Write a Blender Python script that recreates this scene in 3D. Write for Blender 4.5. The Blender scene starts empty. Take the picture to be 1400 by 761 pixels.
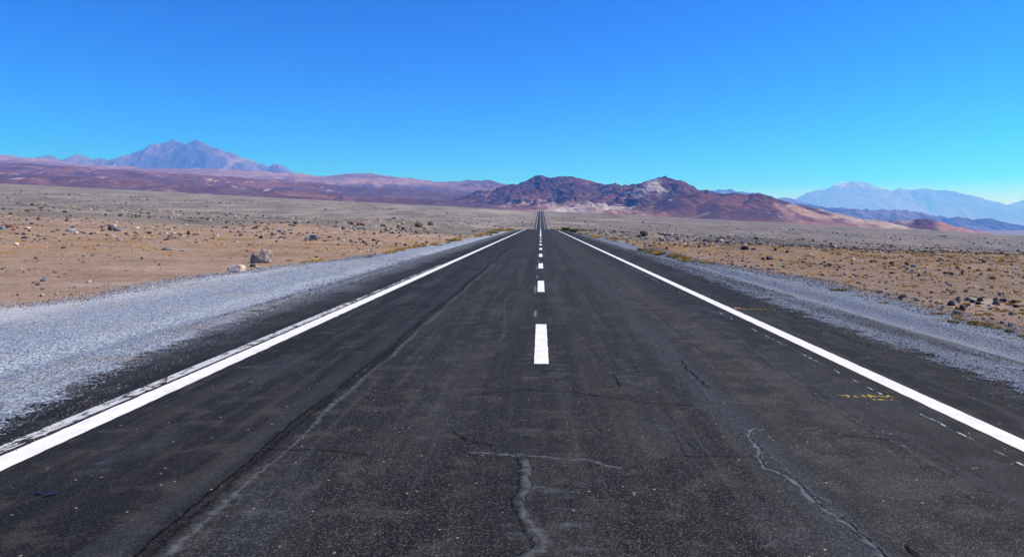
import bpy, math, random
import numpy as np

# ------------------------------------------------------------------ camera, sky, sun, exposure
scene = bpy.context.scene
EYE = 1.6
F = 933.0 / 1400.0                      # focal length in picture widths
cam_d = bpy.data.cameras.new("camera")
cam = bpy.data.objects.new("camera", cam_d)
scene.collection.objects.link(cam)
cam.location = (0, 0, EYE)
cam.rotation_euler = (math.radians(90), 0, 0)
cam_d.sensor_width = 36
cam_d.lens = 36 * F
cam_d.shift_x = -39.0 / 1400
cam_d.shift_y = -76.5 / 1400
cam_d.clip_start = 0.1
cam_d.clip_end = 300000
scene.camera = cam

SUN_EL, SUN_AZ = math.radians(43), math.radians(80)      # azimuth from +Y towards +X
world = bpy.data.worlds.new("World")
scene.world = world
world.use_nodes = True
wn, wl = world.node_tree.nodes, world.node_tree.links
wn.clear()
sky = wn.new("ShaderNodeTexSky")
sky.sky_type = 'NISHITA'
sky.sun_disc = False
sky.sun_elevation = SUN_EL
sky.sun_rotation = SUN_AZ
sky.altitude = 2800
sky.air_density = 1.0
sky.dust_density = 0.0
sky.ozone_density = 10.0
hs = wn.new("ShaderNodeHueSaturation")
hs.inputs['Saturation'].default_value = 1.25
hs.inputs['Value'].default_value = 0.52
bg = wn.new("ShaderNodeBackground")
bg.inputs['Strength'].default_value = 0.15
wo = wn.new("ShaderNodeOutputWorld")
gm = wn.new("ShaderNodeGamma")
gm.inputs[1].default_value = 1.5
wl.new(sky.outputs[0], gm.inputs[0])
wl.new(gm.outputs[0], hs.inputs['Color'])
tint = wn.new("ShaderNodeMix"); tint.data_type = 'RGBA'; tint.blend_type = 'MULTIPLY'
tint.inputs[0].default_value = 1.0
tint.inputs[7].default_value = (1.05, 0.86, 1.0, 1)
wl.new(hs.outputs[0], tint.inputs[6])
wl.new(tint.outputs[2], bg.inputs['Color'])
wl.new(bg.outputs[0], wo.inputs['Surface'])

sl = bpy.data.lights.new("sun", 'SUN')
sl.energy = 4.9
sl.angle = math.radians(0.5)
sl.color = (1.0, 0.93, 0.82)
sun = bpy.data.objects.new("sun", sl)
scene.collection.objects.link(sun)
sun.rotation_euler = (math.pi / 2 - SUN_EL, 0, math.pi - SUN_AZ)

scene.view_settings.view_transform = 'Standard'
scene.view_settings.look = 'None'
scene.view_settings.exposure = 0.4
scene.view_settings.gamma = 1.0
scene.cycles.use_denoising = True
scene.cycles.denoising_input_passes = 'RGB_ALBEDO_NORMAL'
scene.cycles.denoising_prefilter = 'ACCURATE'
scene.cycles.use_adaptive_sampling = False
scene.cycles.max_bounces = 4
scene.cycles.volume_bounces = 3
HAZE_DENSITY = 7.2e-5
HAZE_COLOR = (0.10, 0.32, 1.0)

# ------------------------------------------------------------------ noise
def _hash(ix, iy, seed):
    h = (ix.astype(np.int64) * 374761393 + iy.astype(np.int64) * 668265263 + seed * 1442695041) & 0xFFFFFFFF
    h = ((h ^ (h >> 13)) * 1274126177) & 0xFFFFFFFF
    h = ((h ^ (h >> 15)) * 2246822519) & 0xFFFFFFFF
    return (h ^ (h >> 16)) & 0xFFFFFFFF

def perlin(x, y, seed=0):
    x = np.asarray(x, float); y = np.asarray(y, float)
    ix, iy = np.floor(x), np.floor(y)
    fx, fy = x - ix, y - iy
    u = fx * fx * fx * (fx * (fx * 6 - 15) + 10)
    v = fy * fy * fy * (fy * (fy * 6 - 15) + 10)
    def g(dx, dy):
        a = _hash(ix + dx, iy + dy, seed) / 4294967296.0 * 2 * math.pi
        return np.cos(a) * (fx - dx) + np.sin(a) * (fy - dy)
    a = g(0, 0) * (1 - u) + g(1, 0) * u
    b = g(0, 1) * (1 - u) + g(1, 1) * u
    return (a * (1 - v) + b * v) * 1.4

def fbm(x, y, octv=4, seed=0, gain=0.5):
    s = 0; a = 1.0; t = 0
    for k in range(octv):
        s = s + a * perlin(x * 2.03 ** k, y * 2.03 ** k, seed + k * 17)
        t += a; a *= gain
    return s / t

def ridged(x, y, octv=5, seed=0, gain=0.5):
    s = 0; a = 1.0; t = 0; w = 1.0
    for k in range(octv):
        n = 1 - np.abs(perlin(x * 2.05 ** k, y * 2.05 ** k, seed + k * 31))
        n = n * n * w
        w = np.clip(n * 1.6, 0, 1)
        s = s + a * n
        t += a; a *= gain
    return s / t

def sstep(a, b, x):
    t = np.clip((x - a) / (b - a), 0, 1)
    return t * t * (3 - 2 * t)

# ------------------------------------------------------------------ the lie of the land
_PK = [(-3000, 0), (120, 0), (170, -.05), (210, -.6), (300, -3.0), (450, -4.8), (573, -2.6), (650, .4), (930, 10.6),
       (1240, 22.6), (1600, 26), (2200, 32), (3000, 38), (4500, 40), (6000, 10), (9000, -110), (15000, -300), (300000, -300)]
_py = np.array([p[0] for p in _PK], float); _pz = np.array([p[1] for p in _PK], float)
def prof(Y):
    Y = np.asarray(Y, float)
    w = np.clip(np.abs(Y) * 0.03, 0, 600) + 3
    s = 0
    for o in (-2, -1, 0, 1, 2):
        s = s + np.interp(Y + o * w, _py, _pz)
    return s / 5

ROWS = np.concatenate([np.arange(-25, 30, 0.5), np.arange(30, 120, 2), np.arange(120, 700, 6), np.arange(700, 1330, 10)])
ROWZ = prof(ROWS)
def road_z(Y):
    return np.interp(Y, ROWS, ROWZ)

def px_ray(px, py):
    return (px - 739) / 933.0, (304 - py) / 933.0

BUMPS = [  # screen x, ground y guess, width m, depth m, height m
    (505, -1.0, 100, 11, 6, 1.1), (552, 0, 105, 8, 5, .9), (610, 0, 120, 9, 6, .9), (470, 0, 92, 8, 5, .6),
    (886, 0, 75, 2.2, 2.5, .75), (1065, 0, 33, 4.5, 2.6, .38), (1010, 0, 36, 3.0, 2.4, .30), (1345, 0, 14.5, 1.8, 1.1, .10),
    (390, 0, 80, 9, 4, .45), (915, 0, 38, 2.0, 3.5, .28), (530, 0, 60, 4, 3, .35), (660, 0, 150, 7, 10, .8)]

def land(X, Y, detail=True):
    X = np.asarray(X, float); Y = np.asarray(Y, float)
    r = np.hypot(X, Y)
    g = sstep(8, 90, Y)
    lat = np.sign(X) * np.maximum(np.abs(X) - 7.5, 0)
    fade = 1 - sstep(4500, 11000, r)
    z = prof(Y) - 0.051 * lat * g * fade
    off = sstep(6.0, 11.0, np.abs(X))
    if detail:
        amp = 0.10 + 0.0016 * np.clip(r, 0, 1200)
        wl_ = np.clip(r, 20, 1500) * 0 + 1
        z = z + off * (0.11 * fbm(X / 6.0, Y / 6.0, 4, 3) + 0.035 * fbm(X / 0.9, Y / 0.9, 3, 9) * np.exp(-r / 120))
        z = z + sstep(9, 60, np.abs(X)) * (0.9 * fbm(X / 70, Y / 55, 3, 21) * sstep(30, 200, r))
        z = z + sstep(30, 160, np.abs(X)) * 2.2 * fbm(X / 420, Y / 300, 3, 27) * sstep(200, 900, r)
        for (px, _, yy, w, d, h) in BUMPS:
            xx = (px - 739) / 933.0 * yy
            z = z + h * np.exp(-((X - xx) / w) ** 2 * 1.5 - ((Y - yy) / d) ** 2 * 1.5) * (1 + .5 * fbm(X / 1.2, Y / 1.2, 3, 40)) * sstep(7.0, 8.5, np.abs(X) + (px > 739) * 1.5)
    # the road stands on a bed cut into the ground
    bed = 1 - sstep(5.4, 6.2, np.abs(X))
    z = z - bed * 0.3 * (Y < 1330)
    return z

def ground_at(px, py, ymax=3000):
    a, b = px_ray(px, py)
    Y = np.geomspace(2.5, ymax, 4000)
    d = (EYE + b * Y) - land(a * Y, Y)
    k = np.argmax(d < 0)
    if d[k] >= 0: k = len(Y) - 1
    y = Y[k]
    return a * y, y, float(land(a * y, y))

# ------------------------------------------------------------------ object helpers
COL = scene.collection
def link_mesh(name, verts, faces, mat=None, col=None, colname="Col", smooth=False, uv=None):
    verts = np.asarray(verts, np.float32); faces = np.asarray(faces, np.int32)
    me = bpy.data.meshes.new(name)
    nv, nf, k = len(verts), len(faces), faces.shape[1]
    me.vertices.add(nv); me.vertices.foreach_set("co", verts.ravel())
    me.loops.add(nf * k); me.loops.foreach_set("vertex_index", faces.ravel())
    me.polygons.add(nf)
    me.polygons.foreach_set("loop_start", np.arange(0, nf * k, k, dtype=np.int32))
    me.polygons.foreach_set("loop_total", np.full(nf, k, np.int32))
    if smooth: me.polygons.foreach_set("use_smooth", np.ones(nf, bool))
    if col is not None:
        a = me.attributes.new(colname, 'FLOAT_COLOR', 'POINT')
        c = np.ones((nv, 4), np.float32); c[:, :col.shape[1]] = col
        a.data.foreach_set("color", c.ravel())
    if uv is not None:
        a = me.attributes.new("strip", 'FLOAT_COLOR', 'POINT')
        c = np.zeros((nv, 4), np.float32); c[:, :2] = uv; c[:, 3] = 1
        a.data.foreach_set("color", c.ravel())
    me.update(calc_edges=True); me.validate()
    if mat: me.materials.append(mat)
    o = bpy.data.objects.new(name, me)
    COL.objects.link(o)
    return o

def grid_faces(nr, nc):
    i = np.arange(nr - 1)[:, None] * nc + np.arange(nc - 1)[None, :]
    i = i.ravel()
    return np.stack([i, i + 1, i + nc + 1, i + nc], 1)

def tag(o, label, cat, group=None, kind=None):
    o["label"] = label; o["category"] = cat
    if group: o["group"] = group
    if kind: o["kind"] = kind
    return o
def struct(o): o["kind"] = "structure"; return o

class G:
    """tiny node-graph writer"""
    def __init__(s, name, rough=0.9, spec=0.2):
        s.m = bpy.data.materials.new(name); s.m.use_nodes = True
        s.t = s.m.node_tree; s.t.nodes.clear()
        s.out = s.t.nodes.new("ShaderNodeOutputMaterial")
        s.b = s.t.nodes.new("ShaderNodeBsdfPrincipled")
        s.b.inputs['Roughness'].default_value = rough
        s.b.inputs['Specular IOR Level'].default_value = spec
        s.t.links.new(s.b.outputs[0], s.out.inputs[0])
        s.geo = s.t.nodes.new("ShaderNodeNewGeometry")
        s.P = s.geo.outputs['Position']
    def put(s, sock, v):
        if hasattr(v, 'node'): s.t.links.new(v, sock)
        else: sock.default_value = v
    def noise(s, scale, detail=3, rough=.5, vec=None, dist=0):
        n = s.t.nodes.new("ShaderNodeTexNoise")
        s.put(n.inputs['Vector'], vec or s.P)
        n.inputs['Scale'].default_value = scale; n.inputs['Detail'].default_value = detail
        n.inputs['Roughness'].default_value = rough; n.inputs['Distortion'].default_value = dist
        return n.outputs['Fac']
    def voro(s, scale, out='Color', vec=None, feature='F1'):
        n = s.t.nodes.new("ShaderNodeTexVoronoi"); n.feature = feature
        s.put(n.inputs['Vector'], vec or s.P); n.inputs['Scale'].default_value = scale
        return n.outputs[out]
    def scale(s, v3, vec=None):
        n = s.t.nodes.new("ShaderNodeVectorMath"); n.operation = 'MULTIPLY'
        s.put(n.inputs[0], vec or s.P); n.inputs[1].default_value = v3
        return n.outputs[0]
    def xyz(s, vec=None):
        n = s.t.nodes.new("ShaderNodeSeparateXYZ"); s.put(n.inputs[0], vec or s.P)
        return n.outputs
    def math(s, op, a, b=0.0, c=0.0, clamp=False):
        n = s.t.nodes.new("ShaderNodeMath"); n.operation = op; n.use_clamp = clamp
        s.put(n.inputs[0], a); s.put(n.inputs[1], b); s.put(n.inputs[2], c)
        return n.outputs[0]
    def ss(s, v, a, b, lo=0.0, hi=1.0):
        n = s.t.nodes.new("ShaderNodeMapRange"); n.interpolation_type = 'SMOOTHSTEP'
        s.put(n.inputs[0], v); s.put(n.inputs[1], a); s.put(n.inputs[2], b); s.put(n.inputs[3], lo); s.put(n.inputs[4], hi)
        return n.outputs[0]
    def band(s, v, c, w, soft):
        d = s.math('ABSOLUTE', s.math('SUBTRACT', v, c))
        return s.ss(d, w, w + soft, 1.0, 0.0)
    def mix(s, f, a, b, mode='MIX'):
        n = s.t.nodes.new("ShaderNodeMix"); n.data_type = 'RGBA'; n.blend_type = mode
        s.put(n.inputs[0], f)
        for k, v in ((6, a), (7, b)):
            if not hasattr(v, 'node') and len(v) == 3: v = (*v, 1)
            s.put(n.inputs[k], v)
        return n.outputs[2]
    def attr(s, name, out='Color'):
        n = s.t.nodes.new("ShaderNodeAttribute"); n.attribute_name = name
        return n.outputs[out]
    def bump(s, h, dist, strength=1.0, prev=None):
        n = s.t.nodes.new("ShaderNodeBump")
        s.put(n.inputs['Height'], h); n.inputs['Distance'].default_value = dist; n.inputs['Strength'].default_value = strength
        if prev is not None: s.put(n.inputs['Normal'], prev)
        return n.outputs[0]
    def done(s, color, normal=None, rough=None, alpha=None):
        if not hasattr(color, 'node') and len(color) == 3: color = (*color, 1)
        s.put(s.b.inputs['Base Color'], color)
        if normal is not None: s.put(s.b.inputs['Normal'], normal)
        if rough is not None: s.put(s.b.inputs['Roughness'], rough)
        if alpha is not None: s.put(s.b.inputs['Alpha'], alpha)
        return s.m

# ------------------------------------------------------------------ materials
def mat_asphalt():
    g = G("asphalt", .85, .12)
    x, y, z = g.xyz()
    big = g.noise(.55, 4, .6)
    mid = g.noise(3.0, 5, .65)
    warpx = g.math('ADD', x, g.math('MULTIPLY', g.math('SUBTRACT', g.noise(.35, 2), .5), .35))
    streak = g.noise(1.0, 5, .6, g.scale((3.2, .10, 1)))
    streak2 = g.noise(1.0, 3, .6, g.scale((9.0, .28, 1)))
    cross = g.noise(1.0, 5, .7, g.scale((2.6, 6.0, 1)))
    blue = g.noise(1.0, 5, .65, g.scale((1.5, .45, 1)))
    grain = g.noise(150, 3, .6)
    cell = g.voro(150, 'Color'); cr = g.xyz(cell)[0]; cg = g.xyz(cell)[1]
    c = g.mix(g.ss(big, .35, .68), (.0125, .0125, .0135), (.036, .034, .032))
    c = g.mix(g.math('MULTIPLY', g.ss(streak, .42, .56), .92), c, (.0075, .0075, .0095))
    c = g.mix(g.math('MULTIPLY', g.ss(blue, .50, .66), .5), c, (.040, .044, .056))
    c = g.mix(g.math('MULTIPLY', g.ss(streak2, .53, .70), .45), c, (.056, .055, .058))
    c = g.mix(g.math('MULTIPLY', g.ss(mid, .50, .66), .6), c, (.060, .060, .060))
    c = g.mix(g.math('MULTIPLY', g.ss(g.noise(7, 6, .75), .52, .66), .55), c, (.009, .009, .011))
    # worn tracks and the browner, coarser bands
    coarse = g.math('ADD', g.band(warpx, 2.25, .22, .45), g.band(warpx, .95, .5, .7))
    coarse = g.math('ADD', coarse, g.band(warpx, -1.0, .55, .6), clamp=True)
    c = g.mix(g.math('MULTIPLY', g.math('MULTIPLY', g.band(warpx, 2.15, .15, .5), g.ss(mid, .35, .65)), .7), c, (.062, .057, .052))
    c = g.mix(g.math('MULTIPLY', g.math('MULTIPLY', g.band(warpx, 1.55, .06, .22), g.ss(streak, .35, .6)), .75), c, (.040, .046, .060))
    c = g.mix(g.math('MULTIPLY', g.math('MULTIPLY', g.band(warpx, 2.8, .10, .30), g.ss(mid, .40, .65)), .6), c, (.044, .048, .060))
    c = g.mix(g.math('MULTIPLY', g.math('MULTIPLY', g.band(warpx, -.25, .12, .25), g.ss(streak, .3, .6)), .6), c, (.011, .011, .013))
    c = g.mix(g.math('MULTIPLY', g.band(warpx, -2.1, .02, .12), .5), c, (.03, .033, .04))
    # dusty pale-blue smears
    dust = g.ss(g.math('ADD', g.math('MULTIPLY', cross, .55), g.math('MULTIPLY', blue, .45)), .575, .68)
    c = g.mix(g.math('MULTIPLY', dust, .65), c, (.09, .105, .145))
    # a strip of wear along the middle
    c = g.mix(g.math('MULTIPLY', g.math('MULTIPLY', g.band(x, .05, .10, .30), g.ss(cross, .52, .70)), .4), c, (.12, .135, .17))
    # aggregate
    spk = g.ss(cr, .66, .97)
    amt = g.math('ADD', .42, g.math('MULTIPLY', coarse, .5))
    c = g.mix(g.math('MULTIPLY', spk, g.math('MULTIPLY', amt, .50)), c, (.185, .178, .168))
    c = g.mix(g.math('MULTIPLY', g.ss(cg, .55, .15), .6), c, (.006, .006, .007))
    big_c = g.xyz(g.voro(38, 'Color'))[0]
    c = g.mix(g.math('MULTIPLY', g.math('MULTIPLY', g.ss(big_c, .988, .994), g.ss(g.voro(38, 'Distance'), .35, .25)), .8), c, (.36, .31, .25))
    c = g.mix(g.math('MULTIPLY', g.ss(grain, .55, .75), .3), c, (.085, .08, .075))
    # dust blown over the pavement edges
    ax = g.math('ADD', g.math('ABSOLUTE', g.math('SUBTRACT', x, .12)), g.math('MULTIPLY', g.math('SUBTRACT', g.noise(.8, 5, .7), .5), 1.5))
    e = g.ss(ax, 4.35, 5.2)
    gr = g.mix(g.noise(60, 3, .7), (.06, .065, .075), (.24, .26, .31))
    c = g.mix(g.math('MULTIPLY', e, g.ss(g.noise(35, 4, .75), .36, .62)), c, gr)
    nb = g.bump(cr, .004, .55)
    nb = g.bump(grain, .004, .6, nb)
    nb = g.bump(mid, .01, .6, nb)
    return g.done(c, nb, g.ss(mid, .3, .7, .75, .92))

def mat_paint(name, color, worn=.5, edge=False):
    g = G(name, .65, .3)
    n = g.noise(14, 6, .75, g.scale((1, .35, 1)))
    n2 = g.noise(1.1, 3, .5)
    spec_ = g.noise(90, 3, .6)
    k = g.math('ADD', g.math('MULTIPLY', n, .75), g.math('MULTIPLY', g.math('ADD', n2, g.math('MULTIPLY', spec_, .5)), .25))
    m = g.ss(k, worn - .03, worn + .03)
    dirty = g.mix(g.ss(g.noise(5, 5, .7), .4, .75), color, tuple(v * .80 for v in color))
    nb = g.bump(g.noise(120, 3), .003, .5)
    return g.done(dirty, nb, None, m)

def mat_strip(name, color, soft_lo, soft_hi, nscale=9, gain=1.0):
    """thin deposit, also the painted dark of crack depth, on the road: fades out raggedly across its width"""
    g = G(name, .95, .1)
    st = g.xyz(g.attr("strip"))[0]
    e = g.math('SUBTRACT', 1.0, g.math('ABSOLUTE', g.math('SUBTRACT', g.math('MULTIPLY', st, 2.0), 1.0)))
    n = g.noise(nscale, 6, .75)
    v = g.math('ADD', e, g.math('MULTIPLY', g.math('SUBTRACT', n, .5), 2.4))
    a = g.math('MULTIPLY', g.ss(v, soft_lo, soft_hi), gain)
    c = g.mix(g.noise(70, 3, .7), tuple(q * .6 for q in color), tuple(q * 1.35 for q in color))
    return g.done(c, None, None, a)

def mat_gravel():
    g = G("gravel", .95, .15)
    x, y, z = g.xyz()
    cell = g.voro(30, 'Color'); r0 = g.xyz(cell)[0]
    cell2 = g.voro(75, 'Color'); r1 = g.xyz(cell2)[1]
    c = g.mix(r0, (.15, .185, .245), (.39, .45, .545))
    c = g.mix(g.math('MULTIPLY', g.ss(r1, .45, .0), .7), c, (.055, .065, .09))
    big = g.noise(.5, 4, .6)
    stre = g.noise(1, 5, .65, g.scale((2.6, .16, 1)))
    c = g.mix(g.math('MULTIPLY', g.ss(big, .5, .7), .4), c, (.36, .32, .27))
    c = g.mix(g.math('MULTIPLY', g.ss(stre, .54, .68), .5), c, (.13, .145, .175))
    # the outer part of the wide shoulder is paler and finer
    c = g.mix(g.math('MULTIPLY', g.ss(g.math('ADD', x, g.math('MULTIPLY', big, 2.5)), -6.3, -8.2), .65), c, (.50, .49, .50))
    c = g.mix(g.math('MULTIPLY', g.ss(x, 0, 1), .62), c, (.115, .137, .185))
    # dark wet-looking strip along the pavement on the east side
    xd = g.math('ADD', x, g.math('MULTIPLY', g.noise(.45, 3), .5))
    c = g.mix(g.math('MULTIPLY', g.math('MULTIPLY', g.band(xd, 5.42, .10, .25), g.ss(stre, .35, .55)), .75), c, (.045, .043, .042))
    c = g.mix(g.math('MULTIPLY', g.math('MULTIPLY', g.band(xd, -4.75, .25, .5), g.ss(big, .42, .62)), .6), c, (.20, .18, .15))
    nb = g.bump(g.voro(30, 'Distance'), .016, .9)
    nb = g.bump(g.noise(70, 3, .7), .01, .8, nb)
    nb = g.bump(g.noise(5, 4, .6), .03, .7, nb)
    e = g.xyz(g.attr("Col"))[0]
    k = g.math('ADD', g.math('MULTIPLY', g.math('SUBTRACT', g.noise(2.5, 6, .75), .5), 1.1), g.math('MULTIPLY', g.math('SUBTRACT', g.noise(45, 3, .7), .5), .9))
    al = g.ss(g.math('ADD', e, k), .36, .46)
    al = g.math('MULTIPLY', al, g.ss(e, .02, .12))
    return g.done(c, nb, None, al)

def mat_ground():
    g = G("desert_ground", .97, .1)
    x, y, z = g.xyz()
    far = g.attr("Col")            # R: 0 sand .. 1 grey plain, G: orange tint, B: pale patch
    fx, fo, fp = g.xyz(far)
    n1 = g.noise(.35, 5, .6)
    n2 = g.noise(2.2, 5, .65)
    n3 = g.noise(16, 5, .7)
    nf = g.noise(.03, 8, .78, g.scale((1, .45, 1)))
    sand = g.mix(n1, (.30, .210, .158), (.50, .365, .285))
    sand = g.mix(g.math('MULTIPLY', g.ss(n2, .5, .72), .5), sand, (.24, .155, .105))
    sand = g.mix(g.math('MULTIPLY', g.ss(n3, .5, .7), .35), sand, (.20, .14, .10))
    sand = g.mix(g.math('MULTIPLY', g.ss(g.noise(1.1, 6, .75), .56, .66), .45), sand, (.50, .38, .28))
    wash = g.noise(1.0, 6, .7, g.scale((.11, .30, 1)), .6)
    sand = g.mix(g.math('MULTIPLY', g.ss(wash, .52, .62), .5), sand, (.20, .13, .095))
    sand = g.mix(g.math('MULTIPLY', g.ss(wash, .44, .36), .4), sand, (.56, .43, .34))
    sand = g.mix(g.math('MULTIPLY', g.ss(x, 4.0, 10.0), .50), sand, (.17, .128, .098))
    grey = g.mix(g.ss(nf, .35, .65), (.115, .105, .096), (.31, .275, .240))
    nm = g.noise(.11, 7, .8)
    grey = g.mix(g.math('MULTIPLY', g.ss(nm, .5, .62), .6), grey, (.105, .094, .088))
    grey = g.mix(g.math('MULTIPLY', g.ss(g.noise(.9, 5, .8), .52, .62), .45), grey, (.30, .255, .21))
    grey = g.mix(g.math('MULTIPLY', g.ss(g.noise(.05, 6, .8), .58, .66), .4), grey, (.31, .27, .22))
    grey = g.mix(g.math('MULTIPLY', g.ss(x, 2.0, 30.0), .55), grey, g.mix(.6, grey, (.075, .068, .066)))
    # stones too small and far to stand as meshes
    c1 = g.voro(1.3, 'Color'); d1 = g.voro(1.3, 'Distance')
    st = g.math('MULTIPLY', g.ss(g.xyz(c1)[0], .58, .66), g.ss(d1, .34, .2))
    grey = g.mix(g.math('MULTIPLY', st, .8), grey, g.mix(g.ss(g.xyz(c1)[1], .5, .6), (.035, .032, .035), (.36, .32, .29)))
    c2 = g.voro(.34, 'Color'); d2 = g.voro(.34, 'Distance')
    st2 = g.math('MULTIPLY', g.ss(g.xyz(c2)[0], .82, .86), g.ss(d2, .30, .2))
    grey = g.mix(g.math('MULTIPLY', st2, g.math('MULTIPLY', fx, .8)), grey, (.04, .036, .038))
    c3 = g.voro(11, 'Color'); d3 = g.voro(11, 'Distance')
    st3 = g.math('MULTIPLY', g.ss(g.xyz(c3)[0], .80, .86), g.ss(d3, .35, .22))
    sand = g.mix(g.math('MULTIPLY', st3, .7), sand, g.mix(g.ss(g.xyz(c3)[1], .55, .65), (.06, .05, .05), (.5, .42, .36)))
    f = g.ss(g.math('ADD', fx, g.math('MULTIPLY', g.math('SUBTRACT', g.noise(.12, 5, .7), .5), .9)), .30, .70)
    c = g.mix(f, sand, grey)
    og = g.math('MULTIPLY', fo, g.ss(g.noise(1.0, 6, .8), .47, .60))
    c = g.mix(g.math('MULTIPLY', og, .75), c, (.36, .215, .075))
    c = g.mix(g.math('MULTIPLY', fp, g.ss(n2, .35, .6)), c, (.52, .45, .38))
    nb = g.bump(n3, .05, .7)
    nb = g.bump(n2, .16, .6, nb)
    nb = g.bump(g.noise(60, 3, .7), .012, .7, nb)
    nb = g.bump(g.noise(.5, 7, .8), .6, .6, nb)
    return g.done(c, nb)

def mat_hill(name, detail_scale, bumpd):
    g = G(name, .97, .08)
    c = g.attr("Col")
    n = g.noise(detail_scale, 7, .72)
    c = g.mix(1.0, c, g.mix(g.ss(n, .3, .7), (.62, .60, .62), (1.25, 1.22, 1.2)), 'MULTIPLY')
    nb = g.bump(n, bumpd, .75)
    nb = g.bump(g.noise(detail_scale * 5, 5, .7), bumpd * .25, .6, nb)
    return g.done(c, nb)

def mat_rock(name, c0, c1, scale=5):
    g = G(name, .9, .2)
    tc = g.t.nodes.new("ShaderNodeTexCoord").outputs['Object']
    oi = g.t.nodes.new("ShaderNodeObjectInfo").outputs['Random']
    n = g.noise(scale, 6, .7, tc, .3)
    c = g.mix(g.ss(n, .35, .65), c0, c1)
    sp = g.xyz(g.voro(scale * 5, 'Color', tc))[0]
    c = g.mix(g.math('MULTIPLY', g.ss(sp, .75, .9), .4), c, tuple(min(.8, v * 1.7) for v in c1))
    vein = g.ss(g.math('ABSOLUTE', g.math('SUBTRACT', g.noise(scale * .5, 4, .6, tc, .8), .5)), .0, .035, 1.0, 0.0)
    c = g.mix(g.math('MULTIPLY', vein, .6), c, tuple(v * .35 for v in c0))
    c = g.mix(1.0, c, g.mix(oi, (.75, .75, .75), (1.2, 1.2, 1.2)), 'MULTIPLY')
    nb = g.bump(n, .07, .7)
    nb = g.bump(g.noise(scale * 6, 5, .7, tc), .015, .6, nb)
    nb = g.bump(vein, .03, -.8, nb)
    return g.done(c, nb)

def mat_vcol(name, rough=.95, spec=.1, bumps=None):
    g = G(name, rough, spec)
    nb = None
    if bumps: nb = g.bump(g.noise(bumps[0], 4, .7), bumps[1], .7)
    return g.done(g.attr("Col"), nb)

ASPHALT = mat_asphalt()
GRAVEL = mat_gravel()
GROUND = mat_ground()
WHITE = mat_paint("white_road_paint", (.78, .78, .78), .365)
WHITE_CRACKED = mat_paint("white_road_paint_cracked", (.76, .76, .77), .41)
WORN = mat_paint("worn_white_paint", (.52, .53, .55), .53)
VERYWORN = mat_paint("flaked_white_paint", (.45, .47, .50), .57)
YELLOW = mat_paint("yellow_road_paint", (.52, .36, .05), .54)
ORANGE = mat_paint("orange_road_paint", (.60, .24, .05), .44)
DUST = mat_strip("crack_dust", (.13, .142, .168), .30, 1.05, 12, .85)
DUST_SOFT = mat_strip("soft_dust", (.125, .135, .155), .30, 1.45, 14, .85)
DUST_FAINT = mat_strip("faint_dust", (.11, .12, .15), .5, 1.5, 7, .6)
CRACK_SHADE = mat_strip("crack_depth_shade", (.006, .006, .007), .45, .7, 16, .95)  # near-black colour standing in for the shaded depth of cracks and joint
HAIR = mat_strip("hairline_crack", (.005, .005, .006), .1, .5, 5, .9)

R_GREY = mat_rock("grey_rock", (.13, .12, .125), (.30, .28, .28))
R_PURPLE = mat_rock("purple_grey_rock", (.19, .145, .135), (.40, .33, .30), 1.8)
R_DARK = mat_rock("dark_rock", (.035, .032, .036), (.085, .078, .082))
R_CREAM = mat_rock("cream_rock", (.50, .38, .30), (.70, .60, .51), 2.5)
R_BROWN = mat_rock("brown_rock", (.10, .065, .05), (.22, .15, .115))
R_ORANGE = mat_rock("orange_tan_rock", (.33, .17, .08), (.62, .40, .24))
R_RED = mat_rock("maroon_rock", (.12, .05, .045), (.22, .11, .10))
R_SLATE = mat_rock("slate_blue_rock", (.12, .14, .165), (.27, .30, .34))

# ------------------------------------------------------------------ ground sheet
def build_ground():
    th = np.radians(np.concatenate([np.arange(-180, -60, 4.0), np.arange(-60, -42, .5), np.arange(-42, 40, .072),
                                    np.arange(40, 60, .5), np.arange(60, 180.1, 4.0)]))
    r = [2.2]
    while r[-1] < 66000:
        k = .013 if r[-1] < 1600 else (.02 if r[-1] < 6000 else .06)
        r.append(r[-1] * (1 + k))
    r = np.array(r)
    TH, R = np.meshgrid(th, r)
    X, Y = R * np.sin(TH), R * np.cos(TH)
    Z = land(X, Y)
    v = np.stack([X, Y, Z], -1).reshape(-1, 3)
    # what the surface is made of
    d = Y + .25 * np.abs(X)
    wob = 1 + .35 * fbm(X / 30, Y / 30, 3, 55)
    lim = np.where(X < 0, 85.0, 58.0) * wob
    grey = sstep(.62, 1.5, d / lim)
    orange = np.exp(-((d / np.where(X < 0, 48.0, 44.0) - 1) / .55) ** 2) * np.where(X < 0, .75, 1.0)
    # gold verge along the far road
    verge = sstep(6.3, 7.6, np.abs(X)) * (1 - sstep(9.5, 12.5, np.abs(X))) * sstep(90, 150, Y) * (Y < 1300)
    orange = np.maximum(orange, verge * .15)
    pale = np.zeros_like(X)
    for px, yy, w, dd, a in ((150, 17.5, 1.6, .35, .9), (215, 16.5, .9, .25, .8), (1345, 13.6, .8, .5, .8), (630, 150, 16, 22, .6),
                             (560, 70, 5, 3, .6), (790, 700, 25, 16, .9), (590, 135, 14, 14, .5), (690, 1050, 60, 60, .7), (850, 900, 60, 20, .6)):
        xx = (px - 739) / 933 * yy
        pale = np.maximum(pale, a * np.exp(-((X - xx) / w) ** 2 - ((Y - yy) / dd) ** 2))
    c = np.stack([np.clip(grey, 0, 1), np.clip(orange, 0, 1), pale], -1).reshape(-1, 3)
    o = link_mesh("ground", v, grid_faces(len(r), len(th)), GROUND, c, smooth=True)
    struct(o)
build_ground()

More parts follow.
